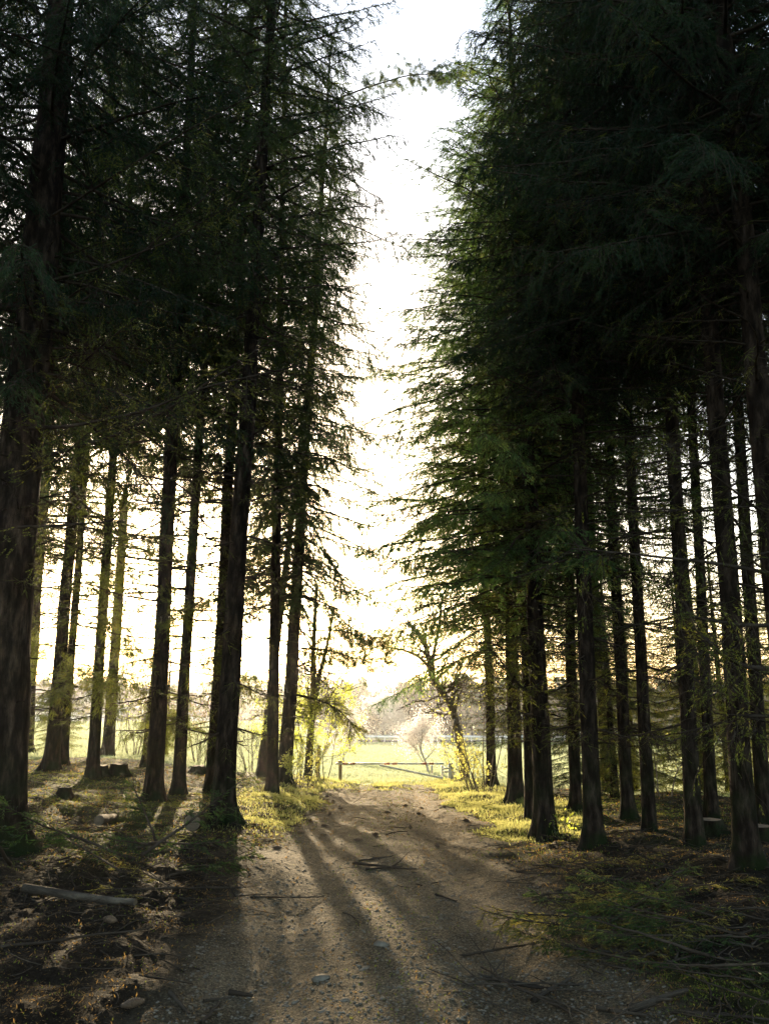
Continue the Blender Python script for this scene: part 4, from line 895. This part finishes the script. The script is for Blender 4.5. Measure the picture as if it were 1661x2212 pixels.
for a in [
 (367, 2150, 407, 2196, .013, 'short thick pale stick near the bottom left beside the cone', 'deadwood', None, 1, 0),
 (433, 2216, 477, 2168, .011, 'crooked pale stick cut by the bottom edge, upper end curving up', 'deadwood', None, 2, 1),
 (440, 2168, 500, 2158, .009, 'thin straight pale stick lying level left of the dark stub', 'deadwood', None, 3, 0),
 (492, 2150, 546, 2158, .016, 'dark stub of branch at the left rim of the lit stripe', 'twig', None, 4, 0),
 (0, 2052, 330, 2008, .011, 'very long thin dark branch lying across the lower left ground', 'twig', None, 5, 3),
 (390, 1858, 545, 1858, .012, 'long dark stick lying level below the big flared spruce', 'twig', None, 6, 2),
 (540, 1940, 700, 1940, .007, 'thin wiry twig crossing the top of the lit stripe', 'twig', None, 7, 1),
 (765, 1868, 905, 1884, .014, 'longest dark stick of the little heap in the middle of the path', 'twig', 'sticks heaped on the path', 8, 3),
 (775, 1862, 850, 1852, .010, 'pale forked stick at the top of the little heap on the path', 'deadwood', 'sticks heaped on the path', 9, 3),
 (790, 1880, 870, 1876, .011, 'dark short stick at the near side of the little heap on the path', 'twig', 'sticks heaped on the path', 10, 2),
 (940, 1935, 985, 1950, .010, 'curved stick like a hook at the right side of the path', 'twig', None, 11, 1),
 (1150, 2170, 1235, 2120, .016, 'pale bent stick pointing from the path up into the brushwood', 'deadwood', None, 12, 1),
 (1360, 2192, 1490, 2150, .024, 'thickest pale branch at the bottom right with an upturned end', 'deadwood', None, 13, 2),
 (1330, 1999, 1500, 1996, .012, 'long pale level stick highest in the right hand brushwood', 'deadwood', None, 14, 1),
 (1470, 2018, 1650, 2060, .013, 'long pale stick sloping down to the right edge', 'deadwood', None, 15, 2),
 (1270, 2060, 1440, 2070, .012, 'brown level stick in the middle of the right hand brushwood', 'deadwood', None, 16, 1),
 (1415, 1918, 1475, 1880, .016, 'pale arched stick leaning up below the flared spruce at the right', 'deadwood', None, 17, 0),
 (1290, 2185, 1400, 2205, .014, 'grey stick at the bottom edge left of the thickest pale branch', 'deadwood', None, 18, 2),
 (1480, 2195, 1661, 2210, .014, 'dark stick running out at the bottom right corner', 'twig', None, 19, 2),
 (1180, 1872, 1280, 1900, .015, 'dark straight stick lying above the brown boughs right of the path', 'twig', None, 20, 1),
 (1120, 1742, 1170, 1690, .010, 'broken dead stick leaning against the reddish spruce', 'deadwood', None, 21, 2),
]: stick2(*a)
BS = []
for i in range(22):
    if i % 3: u, v = g.uniform(1080, 1660), g.uniform(1890, 2205)
    else: u, v = g.uniform(40, 520), g.uniform(1780, 1960)
    X, Y, Z, _ = hit(u, v); right = i % 3 != 0
    me = STK[i % 7] if i % 5 < 3 else STD[i % 5]
    BS.append((0, u, v)); o = put(me, 'dead_stick', 'bare crooked stick among the brushwood right of the path' if right else 'bare crooked stick on the forest floor left of the path', 'stick', X, Y, .01 + g.uniform(0, .05), g.uniform(-1.2, 1.2) + pi * g.integers(2), g.uniform(.4, .85), 'bare sticks right of the path' if right else 'bare sticks left of the path', g.normal(0, .1), g.normal(0, .06)); BS[-1] = (o, u, v)
relabel(BS, 'bare crooked stick')
# cut spruce boughs
def bough(L, g, mats, fol=.9): 
    V, Q, m_ = branch(L, g, a=.12, b=-.05, comb=.25, fol=fol, spacing=.06, wj=.011); V = V.copy(); V[:, 2] = V[:, 2] * .75 + .03
    lo = V[:, 2] < .0; V[lo, 2] = V[lo, 2] * .1
    return mesh('cut_bough', V, Q, mats=mats, mi=m_)
BG = [bough(L, g, [M['twig'], M['brown']]) for L in (.9, 1.2, 1.5, 1.3)]; GR = [bough(L, g, [M['twig'], M['needle']]) for L in (.9, 1.3, 1.5)]
BO = [[], []]
for i in range(64):
    u = g.uniform(1110, 1660); v = 1862 + (u - 1060) * .03 + g.uniform(0, 1) ** .9 * 240
    if u < 1240 and v > 1960: continue
    X, Y, Z, _ = hit(u, v); dark = (u > 1400 and v > 1940) or i % 5 == 0
    o = put((GR if dark else BG)[i % 3], 'cut_bough', 'dark green cut bough in the heap right of the path' if dark else 'withered yellow brown cut bough right of the path', 'bough', X, Y, .01, g.uniform(-.9, .7) + pi * (g.random() < .6 and u > 1330), g.uniform(.45, .85), 'dark boughs right of the path' if dark else 'withered boughs right of the path', g.normal(0, .15), g.normal(0, .08)); BO[int(dark)].append((o, u, v))
relabel(BO[0], 'withered cut bough'); relabel(BO[1], 'dark green cut bough')
for i, (u, v, s, rz, lb) in enumerate([(330, 1868, 1.1, 2.2, 'highest of the green boughs heaped left of the path'), (290, 1890, 1.0, 3.4, 'green bough on the left slope of the left hand heap'), (365, 1925, .6, 2.6, 'yellowish bough at the right foot of the left hand heap'), (340, 1965, .6, 2.9, 'yellow tipped bough nearest the viewer in the left hand heap'), (300, 1915, 1.0, 1.0, 'dark bough buried in the middle of the left hand heap'), (20, 1912, 1.0, 4.8, 'mossy bough sticking up at the left edge above the log'), (350, 1890, .9, 4.2, 'bough jutting towards the viewer from the top of the left hand heap'), (270, 1935, .8, 2.9, 'bough trailing left from the left hand heap above the log'), (385, 1900, .8, 5.4, 'bough on the path side of the left hand heap'), (315, 1895, 1.0, .2, 'topmost flat bough across the left hand heap')]):
    X, Y, Z, _ = hit(u, v); put((BG if i in (2, 3) else GR)[i % 3], 'cut_bough', lb, 'bough', X, Y, (.16, .10, .03, .03, .22, .12, .20, .14, .06, .25)[i], rz, s, 'boughs heaped left of the path', (.5, -.4, .2, .1, .6, .3, -.5, .4, -.3, .2)[i], (-.45, -.3, -.1, -.1, -.35, -.5, -.2, -.3, -.15, .1)[i])
def log(u1, v1, u2, v2, r, label, seed=3, name='fallen_log'):
    a = hit(u1, v1); b = hit(u2, v2); L = math.hypot(b[0] - a[0], b[1] - a[1]); gg = np.random.default_rng(seed)
    root = empty(name, ((a[0] + b[0]) / 2, (a[1] + b[1]) / 2, max(a[2], b[2], T1((a[0] + b[0]) / 2, (a[1] + b[1]) / 2)) + r * .8), label, 'log'); root.rotation_euler = (0, -math.atan2(b[2] - a[2], L), math.atan2(b[1] - a[1], b[0] - a[0]))
    K = max(5, int(L / .1)); s = np.linspace(-.5, .5, K); P = np.stack([L * s, np.cumsum(gg.normal(0, .006, K)), np.cumsum(gg.normal(0, .004, K))], 1)
    rr = r * np.linspace(1, .72, K) * gg.uniform(.95, 1.05, K); V, Q = tubes(P[None], rr[None], 16); obj('bark', mesh('bark', V, Q, mats=[M['deadwood' if r < .09 else 'bark']], smooth=True), root)
    for e, q in ((0, 0), (-1, K - 1)):
        an = np.arange(16) * 2 * pi / 16; c = P[q]; sg = -1 if q == 0 else 1
        V = np.concatenate([[c + np.array([sg * .003, 0, 0])], [c + np.array([sg * .002, cos(t) * rr[q] * .97, sin(t) * rr[q] * .97]) for t in an]]); Tt = [[0, 1 + i, 1 + (i + 1) % 16] for i in range(16)]
        obj('cut_end', mesh('cut_end', V, None, Tt, [M['cutwood']]), root)
log(50, 1930, 293, 1958, .034, 'long fallen log lying level in the lower left')
log(413, 1812, 440, 1792, .095, 'short round log with its cut face showing left of the big flared roots', 4, 'log_piece')
log(212, 1792, 246, 1780, .06, 'small chunk of freshly cut pale wood on the left forest floor', 5, 'log_piece')
def stump(u, v, r, h, label, seed, y=None):
    X, Y, Z, _ = hit(u, v); gg = np.random.default_rng(seed); root = empty('tree_stump', (X, Y, Z), label, 'stump', 'old tree stumps'); S = 20; a = np.arange(S) * 2 * pi / S
    lob = sum(gg.uniform(.4, 1) * np.cos(n * (a - gg.uniform(0, 6.28))) for n in (3, 5)) / 1.4; zt = np.array([-.15, 0, .04, .09, .15, .6 * h + .06, h]); zt = np.sort(zt)
    V = np.concatenate([np.stack([(r * (1 + .04 * gg.normal(0, 1, S)) + (r * .7 + r * .7 * lob) * math.exp(-max(z_, 0) / .09)) * np.cos(a), (r + (r * .7 + r * .7 * lob) * math.exp(-max(z_, 0) / .09)) * np.sin(a), np.full(S, z_) + (gg.normal(0, .012, S) if z_ == h else 0)], 1) for z_ in zt])
    K = len(zt); k, s = np.meshgrid(np.arange(K - 1), np.arange(S), indexing='ij'); Q = np.stack([k * S + s, k * S + (s + 1) % S, (k + 1) * S + (s + 1) % S, (k + 1) * S + s], -1).reshape(-1, 4)
    obj('bark', mesh('bark', V, Q, mats=[M['bark']], smooth=True), root)
    top = V[-S:]; c = top.mean(0) - np.array([0, 0, .01]); VV = np.concatenate([[c], top]); obj('cut_top', mesh('cut_top', VV, None, [[0, 1 + i, 1 + (i + 1) % S] for i in range(S)], [M['cutwood']]), root)
for a in [(214, 1676, .15, .2, 'mossy stump with a slanting root, left of the pair near the field edge', 1), (256, 1672, .15, .2, 'dark round stump, right of the pair near the field edge', 2), (428, 1672, .16, .2, 'low stump at the field edge between the slim spruce and the flared one', 3),
          (140, 1722, .08, .14, 'small dark stump on the left floor right of the edge trunks', 4), (1535, 1800, .11, .08, 'wide cut stump behind the rooty dark spruce on the right', 6), (1640, 1815, .12, .1, 'pale topped stump at the right edge behind the near dark spruce', 8)]: stump(*a)
# ------------------------------------------------------------------ haze
hz, t_, N_, L_ = newmat('haze_air'); v_ = nd(N_, 'VolumePrincipled'); v_.inputs['Color'].default_value = (.90, .92, .97, 1); v_.inputs['Density'].default_value = 0.00038; v_.inputs['Anisotropy'].default_value = 0.80
o_ = nd(N_, 'OutputMaterial'); L_.new(v_.outputs[0], o_.inputs['Volume'])
zmin = -20; m_ = MB(); m_.box((0, 0, (27 + zmin) / 2), (1300, 1300, 27 - zmin)); hb = obj('haze', m_.mesh('haze', [hz])); tag(hb, kind='stuff')
